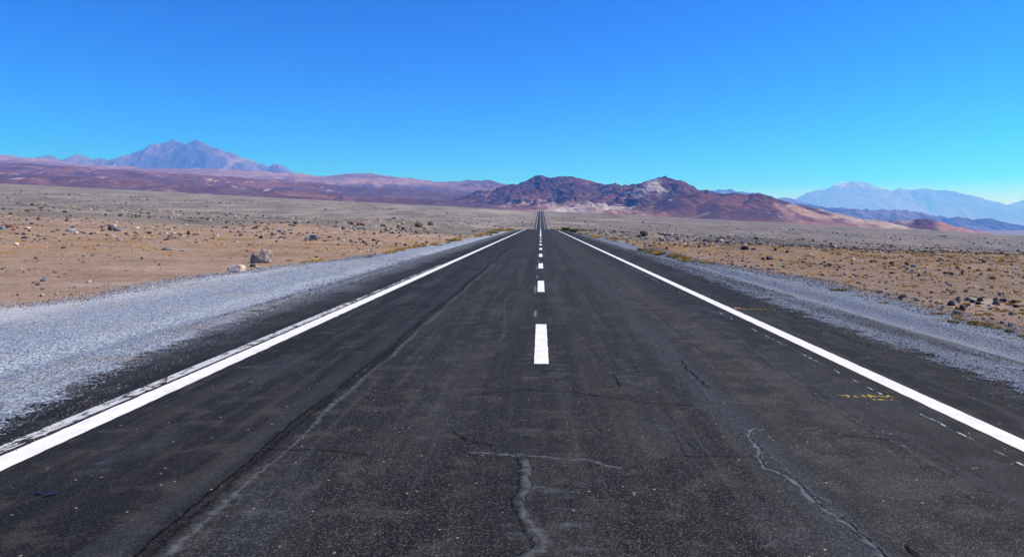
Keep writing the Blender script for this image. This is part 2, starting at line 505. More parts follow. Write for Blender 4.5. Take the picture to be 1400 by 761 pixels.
# ------------------------------------------------------------------ road, shoulders, markings
def build_road():
    xs = np.linspace(-5.5, 5.3, 28)
    Xg, Yg = np.meshgrid(xs, ROWS)
    Zg = road_z(Yg) + 0 * Xg
    X2 = Xg.copy()
    jl = .12 * fbm(Yg[:, 0] * 1.3, Yg[:, 0] * 0, 4, 5)
    jr = .12 * fbm(Yg[:, 0] * 1.3, Yg[:, 0] * 0 + 9, 4, 6)
    X2[:, 0] += jl; X2[:, -1] += jr
    v = np.stack([X2, Yg, Zg], -1).reshape(-1, 3)
    # edge skirts
    n = len(ROWS)
    o = link_mesh("road", v, grid_faces(n, len(xs)), ASPHALT, smooth=True)
    struct(o)
build_road()

def shoulder(side, inner, outer, y0, y1):
    """side -1/+1; inner/outer lists of (Y, |X|)"""
    iy, ix = zip(*inner); oy, ox = zip(*outer)
    rows = np.concatenate([np.arange(y0, 30, .12), np.arange(30, y1, .6)])
    nc = 70
    V = []
    u = np.linspace(0, 1, nc)
    Xi = np.interp(rows, iy, ix) - .7
    Xo = np.interp(rows, oy, ox) + .8
    XX = Xi[:, None] * (1 - u) + Xo[:, None] * u
    YY = np.repeat(rows[:, None], nc, 1)
    di = XX - (Xi[:, None] + .7); do = (Xo[:, None] - .8) - XX
    d = np.minimum(di, do)
    n = .55 * fbm(side * XX / .8, YY / .9, 5, 71) + .28 * fbm(side * XX / 3, YY / 3, 3, 77)
    hump = .012 + .04 * sstep(-.1, .9, d + n * .8)
    base_r = road_z(YY)
    base_l = land(side * XX, YY)
    t = sstep(5.2, 6.4, XX)
    Z = np.where(XX < 5.6, np.maximum(base_r, base_l), 0) * (1 - t) + base_l * t
    Z = np.where(XX < 5.3, base_r, base_r * (1 - t) + base_l * t) + hump
    Z += .015 * fbm(side * XX / .3, YY / .3, 3, 81) * (d > 0)
    end = 1 - sstep(y1 - 40, y1, YY) * 1.0
    Z -= .12 * (1 - end)
    v = np.stack([side * XX, YY, Z], -1).reshape(-1, 3)
    f = grid_faces(len(rows), nc)
    if side > 0: f = f
    o = link_mesh("gravel_shoulder", v, f if side > 0 else f[:, ::-1], GRAVEL, np.stack([np.clip((d + .45) / 1.2, 0, 1)] * 3, -1).reshape(-1, 3), smooth=True)
    struct(o)
    return (iy, ix, oy, ox)
SH_L = shoulder(-1, [(-5, 4.2), (5, 4.15), (6.5, 4.45), (9, 4.75), (12, 5.0), (17, 5.2), (50, 5.6), (150, 5.9)],
                [(-5, 11.5), (12, 10.6), (14, 9.6), (20, 9.7), (25, 9.3), (29, 8.2), (45, 7.8), (60, 7.4), (90, 7.0), (150, 6.4)], -5, 150)
SH_R = shoulder(1, [(-5, 4.7), (6, 4.6), (11, 4.55), (21, 4.8), (47, 5.1), (150, 5.5)],
                [(-5, 6.6), (9, 6.9), (11, 7.0), (14, 7.3), (19, 7.5), (26, 6.6), (39, 6.1), (60, 6.9), (88, 6.3), (150, 6.0)], -5, 130)

def strip_mesh(name, pts, mat, lift, step=None, jag=0.0, uvscale=1):
    """pts: list of (x, y, halfwidth); a thin ribbon lying on the road"""
    P = np.array(pts, float)
    dense = []
    for a, b in zip(P[:-1], P[1:]):
        L = np.hypot(*(b[:2] - a[:2])); n = max(1, int(L / (step or 1e9)))
        for k in range(n): dense.append(a + (b - a) * k / n)
    dense.append(P[-1]); D = np.array(dense)
    T = np.gradient(D[:, :2], axis=0); T /= np.linalg.norm(T, axis=1)[:, None] + 1e-9
    N = np.stack([T[:, 1], -T[:, 0]], 1)
    rs = random.Random(int(abs(P[0, 0] * 977 + P[0, 1] * 131)))
    j = np.array([rs.uniform(-1, 1) for _ in D]) * jag
    C = D[:, :2] + N * j[:, None]
    W = D[:, 2] * np.array([rs.uniform(.75, 1.25) if jag else 1 for _ in D])
    A = C - N * W[:, None]; B = C + N * W[:, None]
    n = len(D)
    v = np.zeros((2 * n, 3)); v[:n, :2] = A; v[n:, :2] = B
    v[:, 2] = road_z(v[:, 1]) + lift
    i = np.arange(n - 1)
    f = np.stack([i, i + n, i + n + 1, i + 1], 1)
    uv = np.zeros((2 * n, 2)); uv[n:, 0] = 1
    return v, f, uv

def ribbon(name, pts, mat, lift, step=None, jag=0.0):
    v, f, uv = strip_mesh(name, pts, mat, lift, step, jag)
    return struct(link_mesh(name, v, f, mat, uv=uv))

def road_line(x0, x1, mat, ya, yb, lift=.004, name="edge_line", jag=.006):
    rows = np.unique(np.concatenate([ROWS[(ROWS > ya) & (ROWS < yb)], [ya, yb], np.arange(max(ya, 2), min(yb, 30), .08)]))
    j0 = jag * fbm(rows * 4, rows * 0, 3, 11); j1 = jag * fbm(rows * 4, rows * 0 + 5, 3, 12)
    n = len(rows)
    v = np.zeros((2 * n, 3)); v[:n, 0] = x0 + j0; v[n:, 0] = x1 + j1; v[:n, 1] = rows; v[n:, 1] = rows
    v[:, 2] = road_z(v[:, 1]) + lift
    i = np.arange(n - 1)
    return struct(link_mesh(name, v, np.stack([i, i + n, i + n + 1, i + 1], 1), mat))

road_line(-3.69, -3.475, WHITE, -20, 1320, jag=.02)
road_line(3.37, 3.555, WHITE_CRACKED, -20, 1320, jag=.012)
road_line(-3.865, -3.735, WORN, 2, 13.6)
road_line(-3.84, -3.745, VERYWORN, 13.6, 26)
road_line(3.165, 3.19, mat_paint('flecked_white_paint', (.42, .44, .47), .62), 3.5, 26)
road_line(-.07, .095, WHITE, 78, 1320, name="centre_line")
GHOST = mat_strip("ghost_paint", (.36, .38, .41), .45, 1.5, 16, .8)
for k in range(-2, 9):
    ya = 7.72 + k * 8.0
    road_line(-.073, .093, WHITE, ya, ya + 3.0, name="lane_dash", jag=.01)
    if k >= 0:
        ribbon("worn_dash", [(-.09, ya + 3.8 + q * .1, .075) for q in range(12 if k else 9)], GHOST, .004, .05, .006)
    if k > 0:
        ribbon("worn_dash", [(-.13, ya - .3 + q * .1, .06) for q in range(18)], GHOST, .004, .05, .006)
def smear(pts, mat, name):
    return ribbon(name, pts, mat, .004, .03, .004)
smear([(3.62, 12.75, .05), (3.74, 12.7, .05)], ORANGE, "orange_mark")
smear([(3.74, 12.6, .02), (4.05, 12.55, .02), (4.35, 12.55, .012)], YELLOW, "yellow_mark")
smear([(-3.88, 13.2, .06), (-3.79, 13.25, .06), (-3.71, 13.2, .04)], ORANGE, "orange_mark")
for i, pl in enumerate([[(2.75, 6.34), (2.80, 6.30), (2.84, 6.34), (2.82, 6.24)], [(2.88, 6.28), (2.92, 6.23), (2.97, 6.25), (2.98, 6.33)],
                        [(3.01, 6.22), (3.04, 6.33), (3.08, 6.25)], [(3.11, 6.30), (3.16, 6.24), (3.21, 6.30), (3.24, 6.23)],
                        [(3.0, 6.16), (3.12, 6.15), (3.22, 6.16)]]):
    ribbon("yellow_mark", [(x, y, .012) for x, y in pl], YELLOW, .004, .02, .003)

def pxroad(px, py):
    Y = 933 * EYE / (py - 304); return (px - 739) / 933 * Y, Y
def crack(pix, w, mat, lift, step=.05, jag=.012, name="road_crack", off=0.0):
    ribbon(name, [(*(np.array(pxroad(x, y)) + (off, 0)), w) for x, y in pix], mat, lift, step, jag)
C1 = [(716, 622), (722, 640), (720, 655), (722, 668), (714, 680), (712, 692), (718, 700), (722, 712), (732, 728), (742, 745), (738, 754), (712, 762), (700, 775)]
crack(C1, .075, DUST_SOFT, .004); crack(C1, .006, CRACK_SHADE, .008, .03, .008, off=-.045); crack(C1[:6], .005, CRACK_SHADE, .008, .03, .01, off=.03)
C2 = [(640, 618), (668, 620), (700, 622), (735, 624), (765, 628), (800, 628), (815, 632), (830, 637), (850, 640)]
crack(C2, .06, DUST_SOFT, .004); crack([(765, 627), (800, 626), (815, 630), (840, 636), (870, 640), (925, 645)], .006, CRACK_SHADE, .008, .04, .008)
C3 = [(1048, 587), (1030, 588), (1025, 598), (1036, 608), (1042, 615), (1038, 625), (1048, 640), (1065, 645), (1090, 658), (1103, 672), (1112, 684), (1135, 700), (1150, 708), (1165, 720), (1192, 742), (1212, 762), (1225, 775)]
crack(C3, .05, DUST, .004, off=-.012); crack(C3, .008, CRACK_SHADE, .008, .03, .006, off=.004)
crack([(985, 548), (1010, 552), (1030, 551)], .05, DUST_FAINT, .004)
crack([(350, 612), (400, 616), (430, 615), (470, 618), (505, 623)], .007, HAIR, .008, .04, .012)
crack([(620, 590), (640, 602), (660, 606), (675, 610)], .007, HAIR, .008, .04, .012)
crack([(640, 540), (720, 533), (800, 538), (860, 548), (950, 556)], .009, HAIR, .008, .05, .02)
crack([(935, 623), (985, 625), (1030, 625)], .006, HAIR, .008, .05, .014)
crack([(1070, 588), (1120, 590), (1180, 598), (1240, 603)], .006, HAIR, .008, .05, .014)
crack([(838, 512), (846, 522), (847, 530)], .008, HAIR, .008, .05, .01)
crack([(930, 492), (945, 510), (970, 530)], .010, HAIR, .008, .05, .02)
crack([(1240, 745), (1255, 762)], .01, HAIR, .008, .05, .01)
crack([(850, 412), (858, 425), (870, 440), (880, 450)], .04, DUST_FAINT, .004)
crack([(862, 478), (872, 488)], .035, DUST_FAINT, .004)
crack([(830, 430), (848, 427)], .03, DUST_FAINT, .004); crack([(905, 491), (925, 490)], .03, DUST_FAINT, .004)
# the long paving joint
J = [(-1.94 + .03 * math.sin(y * .9) + .015 * math.sin(y * 3.1), y, .017 if y < 30 else .022) for y in np.arange(-5, 110, .35)]
ribbon("paving_joint", J, CRACK_SHADE, .008, .06, .012)
J2 = [(-1.885 + .03 * math.sin(y * .9), y, .075) for y in np.arange(-5, 60, .35)]
ribbon("paving_joint", J2, mat_strip("joint_crumble", (.008, .0078, .008), .55, 1.3, 26, .65), .004, .06, .01)
ribbon("dust_streak", [(-1.79 + .02 * math.sin(q * 1.7) + .015 * math.sin(q * 4.1), q, .05 + .022 * math.sin(q * 2.3)) for q in np.arange(2, 42, .12)], DUST_SOFT, .012, .05, .008)
ribbon("paving_joint", [(2.05 + .06 * math.sin(y * .5), y, .02) for y in np.arange(8, 60, .5)], mat_strip("joint_faint", (.012, .012, .012), .6, 1.1, 10, .7), .008, .1, .02)
ribbon("paving_joint", [(-1.35 + .03 * math.sin(y * .5), y, .015) for y in np.arange(10, 40, .5)], mat_strip("joint_faint_light", (.05, .055, .065), .5, 1.1, 10, .6), .004, .1, .01)
for (x, ya, yb, hw, m) in ((1.42, 6.5, 22, .05, DUST_FAINT), (2.62, 4.2, 11, .06, DUST_FAINT), (1.62, 3.2, 9.5, .04, DUST_FAINT), (-2.9, 9, 24, .05, DUST_FAINT), (-.62, 9, 40, .10, DUST_FAINT)):
    ribbon("dust_streak", [(x + .08 * math.sin(q * .8), q, hw) for q in np.arange(ya, yb, .3)], m, .006, .06, .02)
# a dropped scrap of blue plastic on the asphalt
crack([(48, 675), (57, 676)], .016, mat_strip("blue_scrap", (.01, .02, .07), .2, .4, 8, 1.0), .012, .03, .006, name="blue_stain")
crack([(60, 679), (70, 677), (78, 676)], .014, mat_strip("blue_scrap_edge", (.01, .02, .07), .2, .4, 8, 1.0), .012, .03, .006, name="blue_stain")

# ------------------------------------------------------------------ hills and mountains
def spx(px, py, Y):
    return ((px - 739) / 933 * Y, Y, EYE + (304 - py) / 933 * Y)

def range_mesh(name, ridges, bbox, nx, ny, seed, warp, detail, color_fn, mat, branches=None, base_fn=None, gully=None, power=1.0, fall=(.08, .10, .08), floor=None, roundness=0.0, calm=None):
    """ridges: list of dict(pts=[(X,Y,Z)...], L=run-out length factor)."""
    x0, x1, y0, y1 = bbox
    xs = np.linspace(x0, x1, nx); ys = np.linspace(y0, y1, ny)
    X, Y = np.meshgrid(xs, ys)
    base = (land(X, Y, False) - 12) if base_fn is None else base_fn(X, Y)
    WX = X + warp[0] * fbm(X / warp[1], Y / warp[1], 4, seed)
    WY = Y + warp[0] * fbm(X / warp[1] + 50, Y / warp[1] + 9, 4, seed + 3)
    rs = random.Random(seed)
    segs = []
    for rd in ridges:
        pts = rd['pts']
        for a, b in zip(pts[:-1], pts[1:]): segs.append((a, b, rd['s'], rd.get('run', 1.0)))
        if branches and rd.get('br', True):
            step, length, drop = branches
            acc = rs.uniform(0, step)
            for a, b in zip(pts[:-1], pts[1:]):
                a = np.array(a); b = np.array(b); L = np.hypot(*(b - a)[:2])
                while acc < L:
                    p = a + (b - a) * acc / L
                    acc += step * rs.uniform(.6, 1.5)
                    d = (b - a)[:2] / (L + 1e-9); nrm = np.array([d[1], -d[0]])
                    if nrm[1] > 0: nrm = -nrm
                    if rs.random() < .3: nrm = -nrm
                    ang = rs.uniform(-.75, .75)
                    dirv = np.array([nrm[0] * math.cos(ang) - nrm[1] * math.sin(ang), nrm[0] * math.sin(ang) + nrm[1] * math.cos(ang)])
                    q = p.copy(); ln = length * rs.uniform(.5, 1.3); k = 3
                    for _ in range(k):
                        q2 = q.copy(); q2[:2] += dirv * ln / k; q2[2] -= drop * ln / k * rs.uniform(.7, 1.3)
                        segs.append((tuple(q), tuple(q2), rd['s'] * 1.2, rd.get('run', 1.0)))
                        ang = rs.uniform(-.5, .5)
                        dirv = np.array([dirv[0] * math.cos(ang) - dirv[1] * math.sin(ang), dirv[0] * math.sin(ang) + dirv[1] * math.cos(ang)])
                        q = q2
                acc -= L
    H = np.full(X.shape, -1e9)
    top = np.full(X.shape, 0.0)
    for a, b, s, run in segs:
        ax, ay, az = a; bx, by, bz = b
        dx, dy = bx - ax, by - ay
        L2 = dx * dx + dy * dy + 1e-9
        t = np.clip(((WX - ax) * dx + (WY - ay) * dy) / L2, 0, 1)
        d = np.hypot(WX - ax - t * dx, WY - ay - t * dy)
        zr = az + (bz - az) * t
        hh = np.maximum(zr - base, 1.0)
        q = d * s / (hh * run)
        q = np.sqrt(q * q + roundness ** 2) - roundness
        h = base + hh * np.where(q < 3, (1 - q / 3), 0) ** (3.0 / 1.35 * power)
        m = h > H
        H = np.where(m, h, H)
    rel = np.clip(H - base, 0, None)
    mx = rel.max()
    amp = np.clip(rel / (mx * .25), 0, 1)
    rn = ridged(WX / detail[1], WY / detail[1], 6, seed + 7) - .55
    fn = fbm(X / (detail[1] * .35), Y / (detail[1] * .35), 5, seed + 13)
    if calm is not None: amp = amp * calm(X, Y)
    H2 = H + amp * (detail[0] * rn + detail[0] * .35 * fn)
    if gully:
        gn = ridged(WX / gully[1], WY / (gully[1] * 3.5), 4, seed + 23) - .5
        H2 = H2 + amp * gully[0] * gn
    fx = sstep(0, fall[0], (X - x0) / (x1 - x0)) * sstep(0, fall[0], (x1 - X) / (x1 - x0))
    fe = fx * sstep(0, fall[1], (Y - y0) / (y1 - y0)) * sstep(0, fall[2], (y1 - Y) / (y1 - y0))
    fl = (land(X, Y, False) - 25) if floor is None else floor
    H2 = fl + (H2 - fl) * fe
    conc = H2 - (np.roll(H2, 3, 0) + np.roll(H2, -3, 0) + np.roll(H2, 3, 1) + np.roll(H2, -3, 1)) / 4
    col = color_fn(X, Y, H2, rel, conc / (detail[0] * .15 + 1e-6), rn, seed)
    v = np.stack([X, Y, H2], -1).reshape(-1, 3)
    o = link_mesh(name, v, grid_faces(ny, nx), mat, np.clip(col, 0, 1).reshape(-1, 3), smooth=True)
    struct(o)
    return o

def lerp(a, b, t):
    return np.asarray(a)[None, None, :] * (1 - t[..., None]) + np.asarray(b)[None, None, :] * t[..., None] if np.asarray(a).ndim == 1 else a * (1 - t[..., None]) + np.asarray(b)[None, None, :] * t[..., None]

H_NEAR = mat_hill("hill_rock_near", .03, 3.5)
H_MID = mat_hill("hill_rock_middle", .012, 10)
H_FAR = mat_hill("hill_rock_far", .003, 45)

def scrx(X, Y): return 739 + 933 * X / Y
def col_rugged(X, Y, H, rel, conc, rn, seed):
    n1 = fbm(X / 330, Y / 330, 5, seed + 101); n2 = fbm(X / 90, Y / 90, 4, seed + 103); n3 = fbm(X / 520 + 7, Y / 260, 4, seed + 107)
    c = lerp((.056, .025, .031), (.125, .054, .046), sstep(-.25, .3, n1 + .4 * n2))
    c = lerp(c, (.026, .019, .026), sstep(-.08, .14, n3 + .4 * n2) * .94)
    c = lerp(c, (.26, .145, .12), sstep(.30, -.9, conc) * .55)
    low = (1 - sstep(18, 85, rel + 25 * n2)) * (1 - .75 * sstep(860, 900, scrx(X, Y)) * (1 - sstep(1050, 1090, scrx(X, Y))))
    c = lerp(c, (.27, .135, .105), low * .8)
    c = lerp(c, (.36, .24, .19), sstep(.12, .35, n1 - .4 * n3) * low)
    # the pale tailings and ash-white outcrops
    for (px, Yc, wx, wy, a, cc) in ((800, 3200, 250, 240, .6, (.42, .35, .31)), (838, 3300, 90, 160, .7, (.44, .39, .35)), (772, 3150, 90, 120, .8, (.48, .43, .39)),
                             (895, 3900, 60, 130, .85, (.42, .38, .37)), (880, 3850, 60, 90, .6, (.45, .36, .32)),
                             (1165, 3350, 200, 330, 1.3, (.37, .28, .22)), (1190, 3400, 130, 250, 1.2, (.42, .35, .29)), (1072, 3200, 40, 110, .6, (.36, .25, .20)),
                             (1110, 3200, 90, 120, .6, (.5, .33, .23)), (955, 2950, 40, 50, .6, (.38, .30, .24)), (730, 4000, 80, 130, .6, (.45, .34, .30))):
        xx = (px - 739) / 933 * Yc
        m = np.exp(-((X - xx) / wx) ** 2 - ((Y - Yc) / wy) ** 2)
        m = np.clip(sstep(.25, .62, m + .6 * n2 + .35 * n1) * a, 0, 1)
        c = lerp(c, cc, m)
    return c

A = [(655, 262), (670, 260), (694, 255), (718, 251), (730, 244.4), (736, 242), (743, 245), (746, 240.5), (750, 244), (760, 241.6), (768, 239), (778, 240), (788, 246),
     (794, 248.4), (808, 249), (818, 252.4), (842, 253), (850, 255.6), (872, 256)]
B = [(850, 257), (862, 253.6), (872, 253), (882, 249), (894, 244.4), (904, 242), (914, 243.2), (918, 246), (930, 250), (944, 254.4), (960, 259), (972, 264)]
Cc = [(900, 291), (920, 278), (940, 268), (952, 264), (968, 264), (984, 265), (1000, 262.5), (1012, 265.6), (1024, 266.4), (1038, 263.8), (1048, 267), (1060, 273.5),
      (1068, 278.5), (1084, 282), (1100, 287), (1112, 290), (1130, 292), (1150, 296), (1168, 300), (1190, 305), (1214, 311)]
def rid(P, Y, s, **k): return dict(pts=[spx(x, y, Y + (k.get('dy', 0) * (i % 3 - 1))) for i, (x, y) in enumerate(P)], s=s, **{q: v for q, v in k.items() if q != 'dy'})
rugged = [rid(A, 4700, .70, dy=40), rid(B, 4100, .78, dy=30), rid(Cc, 3450, .72, dy=25),
          dict(pts=[spx(768, 241, 4700), spx(790, 258, 4350), spx(775, 272, 3900)], s=.5),
          dict(pts=[spx(904, 243, 4100), spx(890, 262, 3800), spx(870, 280, 3500)], s=.55),
          dict(pts=[spx(914, 245, 4100), spx(925, 262, 3800), spx(905, 282, 3400)], s=.55),
          dict(pts=[spx(830, 253, 4600), spx(830, 268, 4100), spx(815, 278, 3700)], s=.5),
          dict(pts=[spx(872, 254, 4200), spx(845, 272, 3800), spx(830, 281, 3500)], s=.5),
          dict(pts=[spx(940, 268, 3450), spx(925, 282, 3150), spx(905, 293, 2900)], s=.5),
          dict(pts=[spx(1000, 264, 3450), spx(985, 272, 3250), spx(970, 290, 2950)], s=.5),
          dict(pts=[spx(1038, 265, 3450), spx(1022, 280, 3200), spx(1015, 297, 2950)], s=.5),
          dict(pts=[spx(1048, 268, 3450), spx(1060, 285, 3200), spx(1062, 299, 2950)], s=.5),
          dict(pts=[spx(1084, 283, 3450), spx(1092, 293, 3250), spx(1095, 302, 3000)], s=.5),
          dict(pts=[spx(740, 278, 3500), spx(790, 277, 3350), spx(850, 279, 3300)], s=.32, br=False),
          dict(pts=[spx(640, 272, 4300), spx(720, 268, 4300), spx(800, 268, 4300)], s=.34, br=False),
          dict(pts=[spx(840, 286, 2900), spx(880, 289, 2900)], s=.5, br=False)]
range_mesh("rugged_hills", rugged, (-900, 2100, 2500, 5300), 760, 520, 11, (60, 300), (27, 260), col_rugged, H_NEAR,
           branches=(150, 330, .34), gully=(10, 70), roundness=.07,
           calm=lambda X, Y: 1.35 - .95 * sstep(860, 900, scrx(X, Y)) * (1 - sstep(3600, 3900, Y)))

def col_knoll(X, Y, H, rel, conc, rn, seed):
    n1 = fbm(X / 120, Y / 120, 5, seed + 101)
    sx = scrx(X, Y)
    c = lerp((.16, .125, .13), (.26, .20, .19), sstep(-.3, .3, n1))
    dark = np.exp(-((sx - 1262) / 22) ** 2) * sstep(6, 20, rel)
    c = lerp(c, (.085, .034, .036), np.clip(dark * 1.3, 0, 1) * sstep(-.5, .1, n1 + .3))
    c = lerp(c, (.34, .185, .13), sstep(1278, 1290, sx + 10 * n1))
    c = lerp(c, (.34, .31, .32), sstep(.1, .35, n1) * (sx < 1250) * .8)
    return c
D_ = [(1170, 300), (1200, 300.5), (1218, 302), (1228, 299.4), (1238, 301.6), (1250, 299), (1262, 297.6), (1272, 300), (1280, 305.5), (1290, 306), (1300, 308), (1312, 312), (1326, 316)]
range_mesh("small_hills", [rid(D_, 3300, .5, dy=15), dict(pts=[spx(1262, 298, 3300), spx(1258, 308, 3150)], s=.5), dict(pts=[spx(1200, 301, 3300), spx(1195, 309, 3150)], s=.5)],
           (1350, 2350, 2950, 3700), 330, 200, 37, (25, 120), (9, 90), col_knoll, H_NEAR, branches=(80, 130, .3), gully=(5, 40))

def col_bajada(X, Y, H, rel, conc, rn, seed):
    n1 = fbm(X / 700, Y / 300, 5, seed + 101); n2 = fbm(X / 160, Y / 110, 5, seed + 103); n3 = fbm(X / 900, Y / 500, 3, seed + 104)
    c = lerp((.105, .052, .055), (.175, .095, .082), sstep(-.25, .3, n1 + .4 * n2))
    c = lerp(c, (.085, .060, .085), sstep(-.05, .25, n3 + .2 * n2) * .75)
    c = lerp(c, (.28, .175, .14), sstep(.25, .45, n2 + .2 * n1) * .5)
    sx = scrx(X, Y)
    c = lerp(c, (.62, .50, .43), sstep(.18, .34, fbm(X / 26, Y / 130, 4, seed + 109)) * sstep(.05, .25, fbm(X / 500, Y / 120, 3, seed + 111)) * .7 * (sx < 520))
    c = lerp(c, (.075, .058, .080), sstep(420, 640, sx) * .65)
    return c
baj1 = [(-260, 205), (-120, 214), (0, 221.5), (60, 225), (100, 227.5), (200, 234), (300, 241), (400, 248), (500, 255), (560, 259), (620, 264), (670, 271), (700, 279), (712, 286)]
baj2 = [(-260, 222), (0, 238), (120, 243), (250, 250), (360, 257), (470, 265), (600, 273), (680, 281)]
range_mesh("reddish_slope", [rid(baj1, 5200, .34), rid(baj2, 3400, .40, dy=60)],
           (-6500, 200, 2300, 6800), 800, 420, 53, (130, 900), (14, 420), col_bajada, H_NEAR, branches=(420, 600, .13), gully=(10, 150))

def col_lav(X, Y, H, rel, conc, rn, seed):
    n1 = fbm(X / 1500, Y / 1500, 5, seed + 101); n2 = fbm(X / 400, Y / 400, 4, seed + 103)
    c = lerp((.17, .12, .14), (.27, .185, .19), sstep(-.25, .3, n1 + .3 * n2))
    c = lerp(c, (.17, .11, .135), sstep(.05, .35, -n1 + .3 * n2) * .5)
    return c
lav = [(-200, 200), (-60, 208), (0, 213), (50, 217), (100, 221), (150, 226), (200, 229.5), (260, 231), (350, 233.5), (402, 237), (450, 242.5), (470, 240), (487, 238), (510, 238), (545, 242.5), (575, 247.5),
       (612, 249), (637, 246.5), (650, 248), (690, 256), (740, 262)]
def far_base(z0, z1, ya, yb):
    return lambda X, Y: z0 + (z1 - z0) * sstep(ya, yb, Y) + 0 * X
range_mesh("lavender_hills", [rid(lav, 9500, .26, run=1.3, dy=120)], (-10800, 780, 7000, 10800), 760, 260, 71, (120, 1200), (42, 760), col_lav, H_MID,
           branches=(700, 1400, .16), base_fn=lambda X, Y: 215 - 0.04 * (X + 1750) + 0 * Y, gully=(24, 300), floor=-350)
blue_knob = [(626, 259), (634, 256), (644, 252), (650, 249), (660, 247), (668, 246.5), (676, 248.5), (683, 250), (692, 255), (705, 262)]
def col_dark(X, Y, H, rel, conc, rn, seed):
    n1 = fbm(X / 900, Y / 900, 5, seed + 101)
    return lerp((.085, .050, .060), (.17, .105, .11), sstep(-.3, .3, n1))
range_mesh("dark_knob", [rid(blue_knob, 8300, .40, run=1.0, dy=40)], (-1500, 200, 7700, 8900), 300, 140, 83, (60, 400), (38, 260), col_dark, H_MID, branches=(220, 500, .3),
           base_fn=lambda X, Y: 300 + 0 * X)

def col_volc(X, Y, H, rel, conc, rn, seed):
    n1 = fbm(X / 2600, Y / 2600, 5, seed + 101); n2 = fbm(X / 700, Y / 700, 5, seed + 103)
    c = lerp((.055, .050, .062), (.14, .11, .115), sstep(-.3, .3, n1 + .4 * n2))
    c = lerp(c, (.50, .38, .34), sstep(.12, .34, fbm(X / 500, Y / 1500, 4, seed + 110) + .3 * n1) * sstep(170, 480, rel) * .35)
    return c
VY = 19000
def up(P, d): return [(x, y - d) for x, y in P]
volc = [(150, 225), (175, 220.5), (195, 214.5), (207, 212.5), (225, 204), (237.5, 196.5), (246, 199.5), (255, 204.5), (262.5, 200.5), (271, 197), (277, 201), (287.5, 208.5), (295, 209), (307, 216), (325, 226),
        (350, 229)]
volc2 = [(36, 221), (50, 217), (65, 213.5), (80, 217.5), (92, 217), (107, 213.5), (122, 218.5), (140, 219.5), (150, 222.5), (160, 226)]
volc3 = [(318, 229), (350, 228.5), (375, 228), (384, 226), (391, 229.5), (401, 237), (410, 242)]
range_mesh("volcano", [rid(up(volc, 5), VY, .66, run=1.0, dy=25), rid(up(volc2, 1), VY + 600, .5, dy=30), rid(up(volc3, 2), VY - 600, .5, dy=30),
                       dict(pts=[spx(238, 200, VY), spx(246, 224, VY - 2200)], s=.5), dict(pts=[spx(271, 198, VY), spx(290, 222, VY - 2300)], s=.5),
                       dict(pts=[spx(252, 206, VY), spx(262, 226, VY - 2200)], s=.5), dict(pts=[spx(238, 200, VY), spx(215, 222, VY - 2200)], s=.5),
                       dict(pts=[spx(277, 203, VY), spx(308, 226, VY - 1900)], s=.5)],
           (-16800, -5600, VY - 4400, VY + 3000), 860, 440, 97, (60, 1000), (125, 700), col_volc, H_FAR,
           branches=(600, 1700, .36), base_fn=lambda X, Y: 1160 - .05 * (X + 10400) + 0 * Y, gully=(50, 320), fall=(.12, .55, .3), floor=-350)

def col_blue(X, Y, H, rel, conc, rn, seed):
    n1 = fbm(X / 1200, Y / 1200, 5, seed + 101)
    return lerp((.05, .04, .05), (.13, .10, .105), sstep(-.3, .3, n1))
bh = [(1060, 283), (1074, 279), (1084, 279.6), (1100, 279), (1112, 282), (1128, 287), (1136, 284), (1148, 284.4), (1160, 287), (1172, 290), (1180, 287), (1198, 289), (1210, 287.6), (1226, 287.6), (1248, 289.6),
      (1260, 292.4), (1272, 295), (1290, 297.6), (1308, 297), (1320, 300), (1334, 301.6), (1348, 300.4), (1360, 301), (1372, 305), (1386, 309), (1400, 310.5), (1440, 311), (1500, 309)]
range_mesh("blue_hills", [rid(up(bh, 1), 11500, .5, run=1.0, dy=90)], (3300, 10300, 9200, 12700), 700, 300, 113, (150, 700), (55, 400), col_blue, H_MID,
           branches=(350, 1200, .16), base_fn=lambda X, Y: -215 + 0 * X, gully=(20, 180), fall=(.08, .45, .2), floor=-350)
def col_far(X, Y, H, rel, conc, rn, seed):
    n1 = fbm(X / 3000, Y / 3000, 5, seed + 101); n2 = fbm(X / 900, Y / 900, 4, seed + 105)
    c = lerp((.07, .065, .07), (.15, .13, .13), sstep(-.3, .3, n1))
    return lerp(c, (.85, .85, .87), sstep(.02, .2, n2) * sstep(1750, 2050, H) * .8)
mb = [(940, 272), (960, 262), (973, 259), (980, 258), (996, 259.6), (1003, 261.5), (1020, 264), (1040, 266), (1052, 267), (1064, 271), (1074, 268.5), (1080, 270), (1092, 274), (1110, 281), (1130, 288), (1160, 298)]
range_mesh("distant_hills", [rid(mb, 20000, .5, run=1.0, dy=100)], (3850, 10400, 17700, 22000), 400, 220, 131, (200, 1200), (80, 700), col_blue, H_FAR,
           branches=(800, 2000, .25), base_fn=lambda X, Y: -200 + 0 * X, gully=(50, 500), fall=(.08, .4, .2), floor=-350)
fv = [(1040, 295), (1070, 282), (1091, 273), (1104, 267), (1116, 263.6), (1128, 262.5), (1142, 256), (1152, 252.6), (1160, 252), (1166, 250.6), (1174, 252), (1182, 251.2), (1190, 256), (1198, 259.4), (1208, 259.6), (1218, 263), (1226, 261),
      (1244, 261), (1256, 262), (1268, 260), (1274, 261), (1284, 266.4), (1300, 272.4), (1316, 277), (1336, 283.6), (1360, 290), (1366, 292)]
fv2 = [(1355, 296), (1372, 290.4), (1386, 285), (1400, 279.5), (1430, 268), (1470, 262), (1500, 268)]
